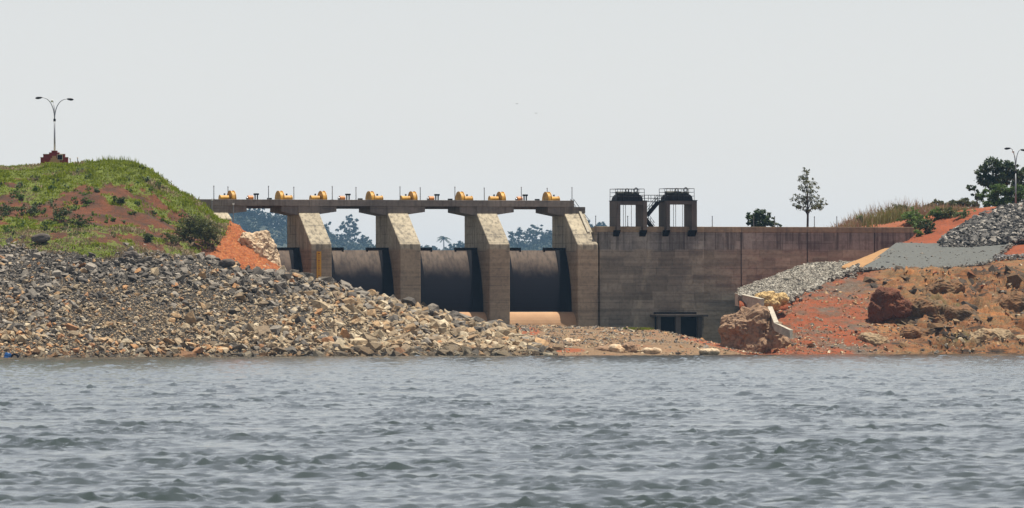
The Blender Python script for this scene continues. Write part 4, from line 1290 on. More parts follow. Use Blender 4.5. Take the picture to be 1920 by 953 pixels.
def make_motor():
    h = thing('hoist_motor', 'x', 'motor', (0, 0, 0), ANG, 'motors between the hoists')
    zc = Z_DECK - Z_SLAB + .18
    G().tube([(-.42, 0, zc), (.3, 0, zc)], .38, 14).build('motor_body', M['orange'], h)
    G().box(-.6, .5, -.35, .35, 0, zc - .2).build('pedestal', M['dark_steel'], h)
    G().tube([(-.42, 0, zc), (-.62, 0, zc)], .2, 10).build('shaft_end', M['galv'], h)
    G().box(.58, .70, -.1, .1, 0, zc + .45).box(.92, 1.04, -.1, .1, 0, zc + .45).build('stand', M['dark_steel'], h)
    G().box(.48, 1.14, -.2, .2, zc + .45, zc + .68).build('control_box', M['dark_steel'], h)
    return h
mproto = None
for k, px in enumerate([470, 642, 809, 974.5]):
    lb = 'small orange motor with dark control stand on the deck, ' + ORD[k] + ' of four'
    loc = W(S(px, -6.6, 368), -6.6, Z_SLAB)
    if mproto is None:
        mproto = make_motor(); mproto.location = loc; mproto["label"] = lb
    else: dup(mproto, loc, lb)

# thin posts along the deck and the wall
def make_post(h):
    t = thing('post', 'x', 'post', (0, 0, 0), ANG, 'thin posts along the dam crest')
    G().tube([(0, 0, 0), (0, 0, h)], [.06, .05], 8).build('shaft', M['post'], t)
    G().tube([(0, 0, h), (0, 0, h + .13)], [.09, .07], 8).build('cap', M['post'], t)
    G().box(-.12, .12, -.12, .12, 0, .04).build('base_plate', M['post'], t)
    return t
pp = make_post(1.72)
DP = [401, 427.5, 503.5, 551, 623, 667.5, 750, 788, 853, 908, 977.5, 1026, 1072.5]
for k, px in enumerate(DP):
    front = k % 2 == 0
    tt = -4.85 if front else -9.05
    loc = W(S(px, tt, 365), tt, Z_DECK if front else Z_DECK - .03)
    lb = 'thin grey post on the spillway deck, ' + ORD[k] + ' of thirteen'
    if k == 0: pp.location = loc; pp["label"] = lb
    else: dup(pp, loc, lb)

# ------------------------------------------------------------------ dam wall
T_W1, T_W2 = -.35, -1.15
Z_WT = Z(1250, 425, T_W1)
s0, s1, s2 = pier_s[3] + PW / 2 + .003, S(1320, T_W1), S(1713, T_W2, 430)
wall = dam_thing('dam_wall', 'long weathered concrete dam wall running right from the spillway', 'dam wall', s0, 0, 0)
L1, L2 = s1 - s0, s2 - s0
ZP = Z_WT - .78
y1, y2, yb = -T_W1, -T_W2, 6.0
sj = S(1116, T_W1) - s0; sj2 = S(1125, T_W1) - s0
G().box(0, sj, y1 + .06, yb, -2, ZP).build('end_block', M['concrete'], wall)
G().box(sj, sj2, y1 + .55, yb - .01, -2, ZP - .003).build('joint_recess', M['concrete_wall'], wall)
G().box(sj2, L1, y1 + .06, yb, -2, ZP).build('intake_block', M['concrete_wall'], wall)
G().box(L1, L2, y2 + .06, yb - .02, -2, ZP - .002).build('wall_core', M['concrete_wall'], wall)
cw = [0, sj] + [S(px, T_W1, 430) - s0 for px in (1142, 1320)] + [S(px, T_W2, 430) - s0 for px in (1390, 1514, 1640)] + [L2 + .05]
for a, b in zip(cw[:-1], cw[1:]):
    yy = (y1 if b <= L1 + .6 else y2) - .05
    G().box(a + .01, b - .01, yy, yy + .35, ZP + .002, Z_WT).build('parapet', M['concrete_coping'], wall, bevel=.03)
    G().box(a + .01, b - .01, yb - .4, yb + .05, ZP + .002, Z_WT - .05).build('rear_parapet', M['concrete_coping'], wall)
# formwork panels, each a little proud of the wall
PAN = {}
def panels(xa, xb, yf, z0, z1, w, seed, joints=()):
    rr = random.Random(seed)
    hgt = 1.17
    z = z1
    row = 0
    while z - hgt > z0:
        x = xa - rr.uniform(0, w) * .6
        while x < xb:
            ww = w * rr.choice((.75, 1, 1, 1.5))
            a, b = max(x, xa), min(x + ww, xb)
            for j in joints:
                if a < j - .12 < b: b = j - .12
                elif a < j + .12 < b: a = j + .12
            if b - a > .35:
                key = round(b - a, 1)
                if key not in PAN:
                    g = G().box(.006, key - .006, -.055, .09, .008, hgt - .008)
                    me = bpy.data.meshes.new('panel'); me.from_pydata(g.v, [], g.f); me.update(); me.materials.append(M['concrete_wall'])
                    PAN[key] = me
                o = bpy.data.objects.new('panel', PAN[key]); link(o, wall)
                o.location = (a, yf + .04 - rr.uniform(0, .035), z - hgt); o.scale = ((b - a) / key, 1, 1)
            x += ww
            for j in joints:
                if abs(x - j) < .3: x = j + .12
        z -= hgt; row += 1
panels(sj2 + .05, L1 - .02, y1 + .06, 3.5, ZP - .02, 2.1, 5)
jl = [S(px, T_W2, 460) - s0 for px in (1390, 1514, 1640)]
panels(L1 + .03, L2 - .03, y2 + .06, 7.0, ZP - .02, 2.3, 6, jl)
for j in jl:
    G().box(j - .07, j + .07, y2 + .02, y2 + .055, 0, ZP - .01).build('joint_seal', M['joint'], wall)

# posts on the wall
WP = [1117, 1177, 1335.5, 1413, 1452.5, 1527, 1569]
wp = None
for k, px in enumerate(WP):
    tt = T_W2 - .2 if px > 1320 else T_W1 - .2
    loc = W(S(px, tt, 420), tt, Z_WT)
    lb = 'thin grey post on the long dam wall, ' + ORD[k] + ' of seven'
    if wp is None:
        wp = make_post(1.35); wp.location = loc; wp["label"] = lb
    else: dup(wp, loc, lb)

# intake at the foot of the wall
t = dam_thing('intake', 'low intake with flat slab roof and dark openings at the foot of the wall', 'intake', S(1235, 1.6, 610), T_W1, 0)
kz = lambda px, py: Z(px, py, 1.6)
xs = lambda px: S(px, 1.6, 600) - S(1235, 1.6, 610)
yf = T_W1 - 1.6
for a, b in ((1233.5, 1239), (1268, 1276.5), (1309, 1316)):
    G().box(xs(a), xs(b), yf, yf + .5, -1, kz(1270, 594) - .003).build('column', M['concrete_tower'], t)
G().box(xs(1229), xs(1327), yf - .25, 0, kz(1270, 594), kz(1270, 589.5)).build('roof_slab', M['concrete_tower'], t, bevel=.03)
G().box(xs(1236), xs(1314), -.5, -.02, kz(1270, 589.5) + .003, kz(1270, 585.5)).build('upstand', M['dark_steel'], t)  # dark box painting the shaded gap above the roof slab
G().box(xs(1236), xs(1314), yf + 1.45, yf + 1.55, -1, kz(1270, 594) - .01).build('trash_rack', M['black_gate'], t)  # solid black panel that puts the shade into the openings

# hoist towers over the intake
def tower(pxs, ztop_py, label, rodpx):
    tf, dep = .45, 2.75
    cx = S(pxs[0], tf, 400)
    t = dam_thing('hoist_tower', label, 'tower', cx, tf, 0, 'intake hoist towers')
    zt = Z(pxs[0], ztop_py, tf); zb = Z(pxs[0], 436, tf)
    X = [S(p_, tf, 400) - cx for p_ in pxs]
    for a, b in ((X[0], X[1]), (X[2], X[3])):
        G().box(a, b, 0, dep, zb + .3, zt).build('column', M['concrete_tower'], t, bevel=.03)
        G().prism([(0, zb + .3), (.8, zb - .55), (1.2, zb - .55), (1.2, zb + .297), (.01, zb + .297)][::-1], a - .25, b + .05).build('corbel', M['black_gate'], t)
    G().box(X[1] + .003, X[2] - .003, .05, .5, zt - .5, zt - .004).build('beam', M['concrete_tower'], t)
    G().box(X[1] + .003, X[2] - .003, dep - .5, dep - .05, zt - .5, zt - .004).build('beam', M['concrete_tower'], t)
    G().box(X[0] - .05, X[3] + .05, -.05, dep + .05, zt + .003, zt + .1).build('platform', M['dark_steel'], t)
    for p_ in rodpx:
        x = S(p_, tf - 1.2, 400) - cx - .45
        G().tube([(x, 1.3, zb + .3), (x, 1.3, zt)], .035, 6).build('lifting_rod', M['post'], t)
    # machine on the platform
    m0 = zt + .1
    xa, xb = X[0] + .1, X[3] - .45
    h = dam_thing('hoist_machine', label.replace('concrete tower', 'dark hoist machinery on the concrete tower'), 'machine', cx, tf, m0, 'machines on the hoist towers')
    G().prism_xz([(xa, 0), (xb, 0), (xb - .12, .5), (xb - .45, .78), (xa + .45, .78), (xa + .12, .4)], .4, 2.3).build('bed_frame', M['dark_steel'], h)
    L = xb - xa
    G().tube([(xa + .3, 1.2, .95), (xa + L * .45, 1.2, .95)], .30, 12).build('gearbox', M['machine'], h, smooth=False)
    G().tube([(xa + L * .5, 1.2, .92), (xb - .35, 1.2, .92)], .26, 12).build('motor', M['machine'], h)
    G().box(xa + L * .35, xa + L * .62, .8, 1.6, .75, 1.2).build('gear_case', M['machine'], h)
    n = 18
    for k, fx in enumerate((.46, .80)):
        wx = xa + L * fx
        ring = [(wx + .26 * math.cos(2 * math.pi * q / n), 1.0, 1.28 + (.0 if k == 0 else .12) + .34 * math.sin(2 * math.pi * q / n)) for q in range(n + 1)]
        G().tube(ring, .065, 6).build('hand_wheel', M['dark_steel'], h)
        G().tube([(wx, 1.0, .8), (wx, 1.0, 1.3)], .05, 6).build('wheel_post', M['dark_steel'], h)
    # railing round the platform
    rl = dam_thing('platform_railing', label.replace('concrete tower', 'steel railing round the top of the concrete tower'), 'railing', cx, tf, m0, 'railings on the hoist towers')
    ph = 1.58
    xr0, xr1 = xa - .02, xb + .05
    for yy in (.06, dep - .06):
        for zz in (.55, 1.08, ph):
            G().tube([(xr0, yy, zz), (xr1, yy, zz)], .03 if zz < ph else .04, 6).build('rail', M['dark_steel'], rl)
        for k in range(6):
            x = xr0 + (xr1 - xr0) * k / 5
            G().tube([(x, yy, 0), (x, yy, ph)], .035, 6).build('rail_post', M['dark_steel'], rl)
    for x in (xr0, xr1):
        for zz in (.55, 1.08, ph):
            G().tube([(x, .06, zz), (x, dep - .06, zz)], .03, 6).build('rail', M['dark_steel'], rl)
    return t, X, cx, zt
ta = tower((1157, 1163.5, 1206, 1213.5), 377.2, 'left concrete tower on the wall above the intake', (1175, 1179, 1190))
tb = tower((1249.5, 1256.5, 1297, 1307), 376.5, 'right concrete tower on the wall above the intake', (1269, 1273, 1286))

# footbridge and stair between the towers
tf = .45
sa, sb = S(1213.7, tf, 380), S(1249.3, tf, 380)
zt = ta[3]
t = dam_thing('footbridge', 'narrow steel footbridge joining the tops of the two towers', 'footbridge', sa, tf, zt)
LB = sb - sa
G().box(0, LB, .9, 1.9, -.09, -.01).build('walkway', M['dark_steel'], t)
for yy in (.95, 1.85):
    for zz in (.42, .85):
        G().tube([(-.5, yy, zz), (LB + .3, yy, zz)], .035, 6).build('rail', M['dark_steel'], t)
    for k in range(4):
        x = LB * k / 3
        G().tube([(x, yy, -.05), (x, yy, .88)], .035, 6).build('rail_post', M['dark_steel'], t)
t = dam_thing('stair', 'two-flight steel stair zigzagging between the two towers', 'stair', sa, tf, Z_WT - .7)
zu = zt - (Z_WT - .7)
xm = .15
def flight(y, A, B, n):
    (xa, za), (xb, zb) = A, B
    d = Vector((xb - xa, 0, zb - za)); nn = Vector((-d.z, 0, d.x)).normalized() * .17
    for yy in (y, y + .85):
        v = []
        for q in (Vector((xa, yy, za)), Vector((xb, yy, zb))):
            v += [q - nn, q - nn + Vector((0, .07, 0)), q + nn + Vector((0, .07, 0)), q + nn]
        G().add(v, [(0, 1, 2, 3), (7, 6, 5, 4), (0, 4, 5, 1), (1, 5, 6, 2), (2, 6, 7, 3), (3, 7, 4, 0)]).build('stringer', M['dark_steel'], t)
        for hh in (.5, .95):
            G().tube([(xa, yy, za + hh), (xb, yy, zb + hh)], .03, 6).build('handrail', M['dark_steel'], t)
        for k in range(4):
            f = (k + .3) / 4
            G().tube([(xa + d.x * f, yy, za + d.z * f), (xa + d.x * f, yy, za + d.z * f + .97)], .03, 6).build('baluster', M['dark_steel'], t)
    for k in range(n):
        f = (k + .5) / n
        x, z = xa + d.x * f, za + d.z * f + .06
        G().box(x - .16, x + .16, y + .06, y + .86, z, z + .05).build('tread', M['dark_steel'], t)
zl = Z(1214, 405, tf) - (Z_WT - .7)
flight(.15, (xm, zl), (LB - .9, zu - .05), 11)
flight(1.2, (xm, zl - .05), (LB - 1.2, 0.25), 9)
G().box(xm - .55, xm + .15, .15, 2.1, zl - .1, zl - .02).build('landing', M['dark_steel'], t)

# stair from the deck down to the wall at the right end of the bridge
sa = s_b + .05
t = dam_thing('deck_stair', 'steep concrete-edged stair from the deck end down to the wall', 'stair', sa, -5.2, 0)
xb = S(1101, -5.2, 424) - sa; z1_, z0_ = Z_DECK - .95, Z_WT
d = Vector((xb, 0, z0_ - z1_))
for yy in (0, 1.1):
    G().prism_xz([(-.3, z1_ - .5), (xb - .35, z0_ - .05), (xb + .3, z0_ - .05), (.25, z1_ + .2), (-.3, z1_ + .2)], yy, yy + .12).build('stringer', M['dark_steel'], t)
    G().tube([(.15, yy + .06, z1_ + 1.2), (xb * .55, yy + .06, z1_ + d.z * .55 + 1.3), (xb + .35, yy + .06, z0_ + .9)], .035, 6).build('handrail', M['dark_steel'], t)
    for f, hh in ((.05, 1.2), (.5, 1.25), (.72, 1.2), (1.05, .9)):
        G().tube([(xb * f + .1, yy + .06, z1_ + d.z * f), (xb * f + .1, yy + .06, z1_ + d.z * f + hh)], .04, 6).build('rail_post', M['dark_steel'], t)
for k in range(12):
    f = (k + .5) / 12
    G().box(xb * f - .14, xb * f + .18, .13, 1.09, z1_ + d.z * f + .02, z1_ + d.z * f + .08).build('tread', M['dark_steel'], t)
# pale raised edge beside the end pier's slope
t = dam_thing('stair_parapet', 'pale sloping concrete edge beside the deck stair', 'parapet', pier_s[3] + PW / 2 - .9, 0, 0)
G().prism([(yb_s, Z_HEAD - .05), (yb_s, Z_HEAD + .35), (1.6, Z_NOSE + 1.75), (1.6, Z_NOSE + 1.35)][::-1], 0, .35).build('edge', M['kerb'], t)

# ------------------------------------------------------------------ lamps, monument, small things
def lamp(px, base_py, top_py, Y, label, spread):
    b = P(px, base_py, Y); top = P(px, top_py, Y).z - b.z
    t = thing('street_lamp', label, 'street lamp', b, 0, 'three-armed street lamps')
    h1 = top * .60
    G().tube([(0, 0, 0), (0, 0, h1)], [.13, .09], 10).build('pole', M['galv'], t, smooth=True)
    G().tube([(0, 0, h1 - .15), (0, 0, h1 + .2)], .16, 10).build('collar', M['dark_steel'], t)
    for dx, dy, hz in ((-spread, 0, top), (spread * .98, .4, top * .975), (-spread * .22, 2.0, top * .955)):
        L = Vector((dx, dy, 0)); pts = []
        for k in range(13):
            u = k / 12
            pts.append(Vector((0, 0, h1)) + L * (u ** 2.0) * 1.0 + Vector((0, 0, (hz - h1) * math.sin(u * math.pi / 2) ** .95)))
        G().tube(pts, [.07 - .03 * k / 12 for k in range(13)], 8).build('arm', M['galv'], t, smooth=True)
        e = pts[-1]; dr = L.normalized()
        w = dr.cross(Vector((0, 0, 1)))
        head = []
        for u, rr, dz in ((-.1, .05, 0), (.1, .13, -.03), (.45, .17, -.06), (.7, .12, -.08), (.8, .03, -.08)):
            head.append((e + dr * u + Vector((0, 0, dz)), rr))
        G().tube([h_[0] for h_ in head], [h_[1] for h_ in head], 10).build('lamp_head', M['white'] if dy > 1 else M['dark_steel'], t, smooth=True)
    return t
lamp(102.5, 290, 183, 1098, 'tall three-armed street lamp on the red monument of the left bank', 1.72)
lamp(1904.5, 392, 278, 1186, 'tall three-armed street lamp above the stone heap at the right edge', .8)

# stepped red monument at the foot of the left lamp
mb = P(101, 309, 1096.5)
t = thing('monument', 'stepped dark red monument with tan centre and black plaque under the left lamp', 'monument', mb)
k = 1096.5 / F
X = lambda px: (px - 101) * k
Zm = lambda py: (309 - py) * k
G().box(X(76), X(127), 0, 1.6, -.6, Zm(295.5)).build('base_wall', M['red_paint'], t)
for a, b, y in ((81, 121.5, 289.5), (92, 111, 286.5), (96.5, 107, 283)):
    G().box(X(a), X(b), .05, 1.5, Zm({289.5: 295.5, 286.5: 289.5, 283: 286.5}[y]) + .003, Zm(y)).build('step', M['red_paint'], t)
for a, b, y0, y1_ in ((75.4, 81, 295.5, 294.7), (121.5, 127.6, 295.5, 294.7), (80.6, 92, 289.5, 288.7), (111, 122, 289.5, 288.7), (91.6, 96.5, 286.5, 285.8), (107, 111.4, 286.5, 285.8), (96, 107.4, 283, 282.4)):
    G().box(X(a), X(b), -.04, 1.64, Zm(y0) + .004, Zm(y1_)).build('coping', M['cream'], t)  # cream strips paint the sun's highlight on the red step tops
for a, b, y0, y1_ in ((93, 112, 306, 301), (95, 109, 301, 296.5), (98, 105.5, 296.5, 292.5)):
    G().box(X(a), X(b), -.12, -.005, Zm(y0), Zm(y1_)).build('tan_step', M['tan_paint'], t)
fr = G().box(X(107), X(118), -.10, -.004, Zm(300.5), Zm(289.8)).build('plaque_frame', M['cream'], t)
G().box(X(108), X(117), -.13, -.102, Zm(299.5), Zm(290.8)).build('plaque', M['dark_steel'], fr)
for px, h, lb in ((131.7, .55, 'short stub post right of the monument, the nearer to it'), (145.5, .65, 'short stub post right of the monument, the farther from it')):
    b = P(px, 306.5, 1097)
    t = thing('bollard', lb, 'bollard', b, 0, 'stub posts on the left bank')
    G().tube([(0, 0, -.3), (0, 0, h)], .05, 8).build('shaft', M['post'], t)
    G().tube([(0, 0, h), (0, 0, h + .12)], [.11, .09], 8).build('cap', M['cream'], t)
# pale pipes by the left abutment
for px, y0, y1_, lb in ((397.5, 376, 402, 'pale pipe standing left of the abutment pier'), (437.5, 384, 412, 'pale pipe standing right of the abutment pier')):
    tt = -4.2
    b, e = W(S(px, tt, y1_), tt, Z(px, y1_, tt)), Z(px, y0, tt)
    t = thing('pipe', lb, 'pipe', b, 0, 'pale pipes at the left abutment')
    G().tube([(0, 0, -2.0), (0, 0, e - b.z)], .07, 8).build('shaft', M['galv'], t)
    G().tube([(0, 0, e - b.z), (0, 0, e - b.z + .2)], .14, 8).build('cap', M['white'], t)

# blue drum half in the water at the left edge
c = P(15, 668, 1012)
t = thing('plastic_drum', 'blue plastic drum lying tilted at the water edge, far left', 'drum', (c.x, 1010.5, .05), .4)
ax = Vector((.35, .1, .93)).normalized()
G().tube([ax * -.5, ax * -.42, ax * .42, ax * .5], [.40, .44, .42, .38], 18).build('body', M['blue'], t, smooth=False)
G().tube([ax * -.16, ax * -.1], [.465, .465], 18).build('hoop', M['blue'], t)
G().tube([ax * .16, ax * .22], [.46, .46], 18).build('hoop', M['blue'], t)
t = thing('tyre', 'half buried dark tyre beside the blue drum', 'tyre', (P(29, 668, 1012).x, 1010.5, .0))
G().tube([(.42 * math.cos(a), .1 * math.sin(a), .42 * math.sin(a)) for a in np.linspace(0, 2 * math.pi, 21)], .13, 8, cap=False).build('ring', M['black_gate'], t, smooth=True)

# two distant birds
for px, py, lb in ((969, 195, 'tiny bird high in the sky, the left and higher one'), (1005, 213, 'tiny bird high in the sky, the right and lower one')):
    b = P(px, py, 900)
    o = G().add([(-.5, 0, .12), (-.22, -.09, .16), (0, -.16, 0), (.22, -.09, .16), (.5, 0, .12), (.2, .09, .1), (0, .22, 0), (-.2, .09, .1), (0, 0, -.09)],
                [(0, 1, 7), (1, 2, 6, 7), (2, 3, 5, 6), (3, 4, 5), (1, 8, 2), (2, 8, 3), (3, 8, 5), (5, 8, 6), (6, 8, 7), (7, 8, 1)]).build('bird', M['dark_steel'])
    o.location = b; o.scale = (.4, .4, .4); tag(o, lb, 'bird', 'birds in the sky')

# ------------------------------------------------------------------ trees
r = np.random.default_rng(77)
def tree(name, label, base, height, blobs, n, leaf, mat, trunk_r, cat='tree', group=None, shell=.45, trunk_top=.75, clumps=None):
    """blobs: (x, y, z, rx, ry, rz) relative to the base"""
    t = thing(name, label, cat, base, 0, group)
    V, Fa = leaf_cloud([b[:3] for b in blobs], [b[3:] for b in blobs], n, leaf, r, shell, clumps)
    np_mesh('crown', V, Fa, M[mat], t)
    g = G()
    top = Vector((0, 0, height * trunk_top))
    g.tube([(0, 0, -.5), (trunk_r * .4, 0, height * .3), (-trunk_r * .3, 0, height * .55), top], [trunk_r, trunk_r * .8, trunk_r * .55, trunk_r * .25], 8)
    for b in blobs:
        q = Vector(b[:3]); st = Vector((0, 0, min(max(q.z * .62, height * .15), height * trunk_top * .95)))
        g.tube([st, st.lerp(q, .5) + Vector((0, 0, .06 * height)), q], [trunk_r * .4, trunk_r * .25, trunk_r * .1], 6)
        for _ in range(3):
            e = q + Vector(r.normal(0, .5, 3) * np.array(b[3:]))
            g.tube([st.lerp(q, .7), e], [trunk_r * .14, trunk_r * .05], 5)
    g.build('trunk', M['bark'], t)
    return t

# thin tall tree behind the wall
b = P(1514, 428, 1195); k = 1195 / F
B = []
for px, py, rx, rz in [(1512, 322, 9, 10), (1506, 336, 14, 10), (1519, 343, 13, 11), (1505, 354, 15, 11), (1524, 360, 15, 12), (1498, 372, 16, 10), (1532, 374, 16, 11), (1514, 378, 18, 12), (1494, 387, 13, 8), (1532, 389, 17, 8), (1508, 393, 16, 8), (1541, 382, 10, 8)]:
    c = P(px, py, 1195)
    B.append((c.x - b.x, r.normal(0, .4), c.z - b.z, rx * k, rx * k * .9, rz * k))
tree('slender_tree', 'tall slender tree with sparse crown standing alone behind the wall', b, (428 - 312) * k, B, 3000, .13, 'tree_thin', .17, trunk_top=.9, shell=.0, clumps=170)
# round dark tree left of it
b = P(1424, 432, 1230); k = 1230 / F
B = [((x - 1424) * k, 0, (432 - y) * k, rx * k, rx * k, rz * k) for x, y, rx, rz in [(1407, 411, 11, 12), (1424, 404, 14, 11), (1440, 410, 11, 12), (1424, 416, 20, 11), (1448, 420, 8, 6)]]
tree('round_tree', 'dark round-crowned tree peeping over the wall left of the slender tree', b, 3.2, B, 3600, .2, 'tree', .2)
b = P(1458, 432, 1230)
tree('bush', 'tiny dark bush just right of the round-crowned tree behind the wall', b, 1.4, [(0, 0, .6, .5, .5, .45), (.35, 0, .5, .4, .4, .4)], 260, .14, 'tree', .08, 'bush')

# big trees at the right edge
def pxtree(name, label, bx, by, Y, blobs, n, leaf, mat, tr, **kw):
    b = P(bx, by, Y); k = Y / F
    B = [((x - bx) * k, r.normal(0, .3) * rx * k, (by - y) * k, rx * k, rx * k, rz * k) for x, y, rx, rz in blobs]
    return tree(name, label, b, max(q[2] for q in B), B, n, leaf, mat, tr, **kw)
pxtree('broadleaf_tree', 'tall dark broad-crowned tree at the right edge, left of the lamp', 1868, 395, 1240,
       [(1842, 322, 15, 12), (1866, 310, 19, 15), (1892, 316, 17, 14), (1850, 338, 18, 12), (1880, 335, 22, 14), (1905, 330, 15, 14), (1865, 352, 16, 10)], 6500, .22, 'tree', .35, shell=.35)
pxtree('broadleaf_tree', 'second dark tree behind the lamp at the very right edge', 1925, 395, 1260, [(1908, 340, 13, 12), (1926, 328, 16, 14), (1935, 350, 20, 16), (1915, 360, 16, 12)], 4500, .22, 'tree', .3)
pxtree('leafy_tree', 'bright mid-green bushy tree in front of the dark trees by the lamp', 1872, 398, 1225,
       [(1850, 368, 16, 14), (1874, 362, 18, 16), (1898, 366, 17, 16), (1862, 384, 20, 10), (1890, 384, 20, 11), (1918, 366, 16, 18)], 6500, .2, 'tree_mid', .2)
pxtree('sapling', 'small dark tree leaning left of the tall broad-crowned tree', 1832, 398, 1235, [(1822, 352, 9, 7), (1829, 362, 8, 7), (1834, 372, 7, 7)], 900, .18, 'tree', .12)
pxtree('hedge_tree', 'low dark green tree on the skyline above the red track', 1812, 400, 1245, [(1790, 385, 14, 8), (1808, 380, 14, 8), (1826, 384, 14, 9)], 2200, .2, 'tree_thin', .15)
pxtree('hedge_tree', 'low dark tree on the skyline right of the dry grass', 1756, 404, 1245, [(1742, 388, 12, 7), (1758, 382, 12, 7), (1770, 388, 10, 7)], 1500, .2, 'tree_thin', .12)
pxtree('hedge_tree', 'round low tree on the skyline between the dry grass and big trees', 1784, 402, 1260, [(1776, 386, 8, 6), (1788, 384, 9, 6)], 900, .2, 'tree_mid', .12)

# ------------------------------------------------------------------ far wooded hill in the haze
YF = 9000.0
fk = YF / F
sky = [(-1400, 360), (-600, 370), (200, 388), (340, 386), (440, 412), (500, 425), (560, 445), (620, 456), (700, 466), (780, 472), (860, 474), (950, 468), (1040, 460), (1100, 436), (1140, 436), (1220, 444), (1400, 446), (1700, 440), (2300, 430), (3200, 425)]
cols = []
for px, py in sky:
    c = P(px, py, YF)
    cols.append([Vector((c.x, 3300, -6)), Vector((c.x, 6000, c.z * .35)), Vector((c.x, YF - 420, c.z - 16)), c, c + Vector((0, 500, -2)), c + Vector((0, 5000, -30))])
Loft('hill', cols, 120, 40, M['far_ground'], lambda p: 2.0 * fbm(p, .01, 3), label='distant wooded hill beyond the dam in blue haze')
def hill_py(px): return np.interp(px, [q[0] for q in sky], [q[1] for q in sky])
def fartree(px, w, h_, label, n=420, name='far_tree', Y=YF - 40, extra=None):
    by = hill_py(px) + 2
    bl = extra or [(px - .28 * w, by - .48 * h_, .30 * w, .24 * h_), (px + .25 * w, by - .45 * h_, .30 * w, .25 * h_), (px, by - .72 * h_, .30 * w, .24 * h_), (px + .05 * w, by - .32 * h_, .42 * w, .24 * h_)]
    return pxtree(name, label, px, by, Y, bl, int(n * 1.6), 1.25, 'far_leaf', .6, group='hazy trees beyond the dam')
fartree(655, 46, 60, 'tallest hazy tree, in the second opening of the spillway', 1500, extra=[(648, 418, 8, 7), (655, 410, 8, 7), (664, 416, 8, 7), (642, 432, 11, 8), (658, 430, 13, 9), (668, 434, 9, 8), (652, 446, 18, 9)])
fartree(612, 34, 34, 'hazy tree beside the first full pier in the second opening', 800, extra=[(605, 424, 9, 6), (614, 420, 9, 6), (620, 430, 10, 7), (608, 438, 12, 8), (618, 447, 18, 9)])
fartree(683, 26, 26, 'lower hazy tree right of the tallest one in the second opening', 700)
fartree(866, 26, 26, 'hazy tree right of the palm in the third opening', 600)
fartree(848, 20, 20, 'small feathery hazy tree touching the palm on its right', 400)
fartree(812, 24, 14, 'low hazy bush left of the palm in the third opening', 400)
fartree(972, 34, 40, 'hazy tree at the left of the fourth opening', 1000, extra=[(962, 440, 9, 8), (972, 436, 10, 8), (980, 444, 12, 9), (966, 456, 18, 10)])
fartree(1005, 36, 50, 'highest hazy tree of the fourth opening', 1100, extra=[(1000, 430, 11, 8), (1010, 425, 10, 6), (995, 440, 14, 9), (1012, 442, 12, 9), (1003, 455, 20, 10)])
fartree(1030, 28, 36, 'hazy tree against the right end pier in the fourth opening', 900)
fartree(1102, 22, 26, 'hazy tree behind the stair at the right end of the deck', 600)
fartree(1128, 26, 22, 'hazy tree above the wall right of the deck stair', 700)
fartree(1238, 20, 22, 'hazy tree seen through the stair between the towers', 400)
fartree(352, 26, 26, 'hazy tree behind the brow of the left bank', 800)
fartree(366, 16, 28, 'thin hazy tree right of the one behind the left brow', 400)
for i, (px, h_) in enumerate([(440, 30), (456, 38), (474, 34), (492, 40), (508, 36), (524, 42), (538, 34), (553, 42)]):
    fartree(px, 34, h_, 'hazy tree in the first opening, ' + ORD[i] + ' of the dense row', 900)
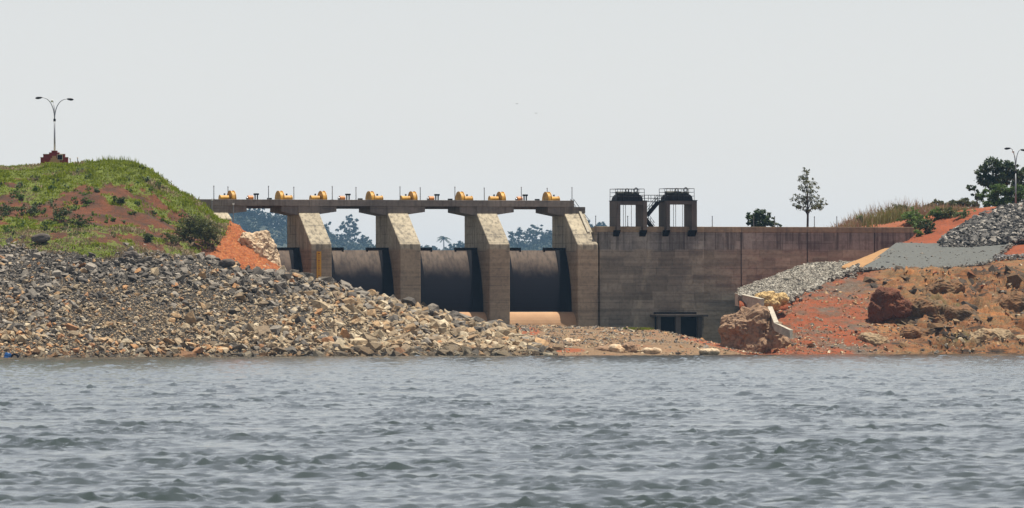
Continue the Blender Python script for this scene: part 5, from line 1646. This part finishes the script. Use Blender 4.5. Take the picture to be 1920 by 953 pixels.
# the rest of the wood reads as one mass
cs, rs = [], []
for i in range(420):
    px = r.uniform(120, 1260); dy = r.uniform(-80, 420)
    by = hill_py(px)
    c = P(px, by, YF)
    h_ = r.uniform(5, 10.5)
    cs.append((c.x, YF - dy, c.z - max(dy, 0) * .038 + h_ * .3)); rs.append((h_ * .9, h_ * .9, h_ * .62))
V, Fa = leaf_cloud(cs, rs, 40000, 2.0, r, .4, 4200)
tag(np_mesh('wood', V, Fa, M['far_leaf']), 'hazy blue mass of distant woodland seen under the deck', kind='stuff')
# palm
by = hill_py(832) + 2
b = P(832, by, YF - 60)
t = thing('palm_tree', 'lone hazy coconut palm in the third opening of the spillway', 'palm', b, 0, 'hazy trees beyond the dam')
hp_ = (by - 448) * fk
G().tube([(0, 0, -.5), (.2, 0, hp_ * .5), (-.1, 0, hp_)], [.7, .55, .45], 8).build('trunk', M['bark'], t)
for k in range(18):
    a = k * 2.4; el = r.uniform(-.15, 1.15); Ln = r.uniform(7.6, 10.0)
    d = Vector((math.cos(a), math.sin(a), 0)); pts = []
    for j in range(8):
        u = j / 7
        pts.append(Vector((-.1, 0, hp_)) + d * Ln * u * math.cos(el * (1 - .3 * u)) + Vector((0, 0, Ln * (math.sin(el) * u - .62 * u * u))))
    g = G()
    side = d.cross(Vector((0, 0, 1)))
    for j in range(7):
        for q in np.linspace(0, 1, 3, endpoint=False):
            pt = pts[j].lerp(pts[j + 1], q); dr = (pts[j + 1] - pts[j]).normalized()
            wl = 2.0 * math.sin(math.pi * min(1, (j + q) / 7 * .85 + .12)) + .15
            for s_ in (-1, 1):
                tip = pt + side * s_ * wl * .8 + dr * wl * .5 + Vector((0, 0, -wl * .55))
                g.add([pt, pt + dr * .6, tip], [(0, 1, 2)])
    g.tube(pts, [.09 - .01 * j for j in range(8)], 4)
    g.build('frond', M['far_leaf'], t)

# ------------------------------------------------------------------ haze
m = bpy.data.materials.new('haze'); m.use_nodes = True
nt = m.node_tree; nt.nodes.clear()
out = nt.nodes.new("ShaderNodeOutputMaterial"); pv = nt.nodes.new("ShaderNodeVolumePrincipled")
pv.inputs['Color'].default_value = (.38, .66, 1.0, 1)
pv.inputs['Density'].default_value = .00003
pv.inputs['Anisotropy'].default_value = 0.0
nt.links.new(pv.outputs[0], out.inputs['Volume'])
o = G().box(-15000, 15000, -600, 17000, -6, 185).build('haze', m)
tag(o, 'thin blue haze filling the air over the lake and hills', kind='stuff')
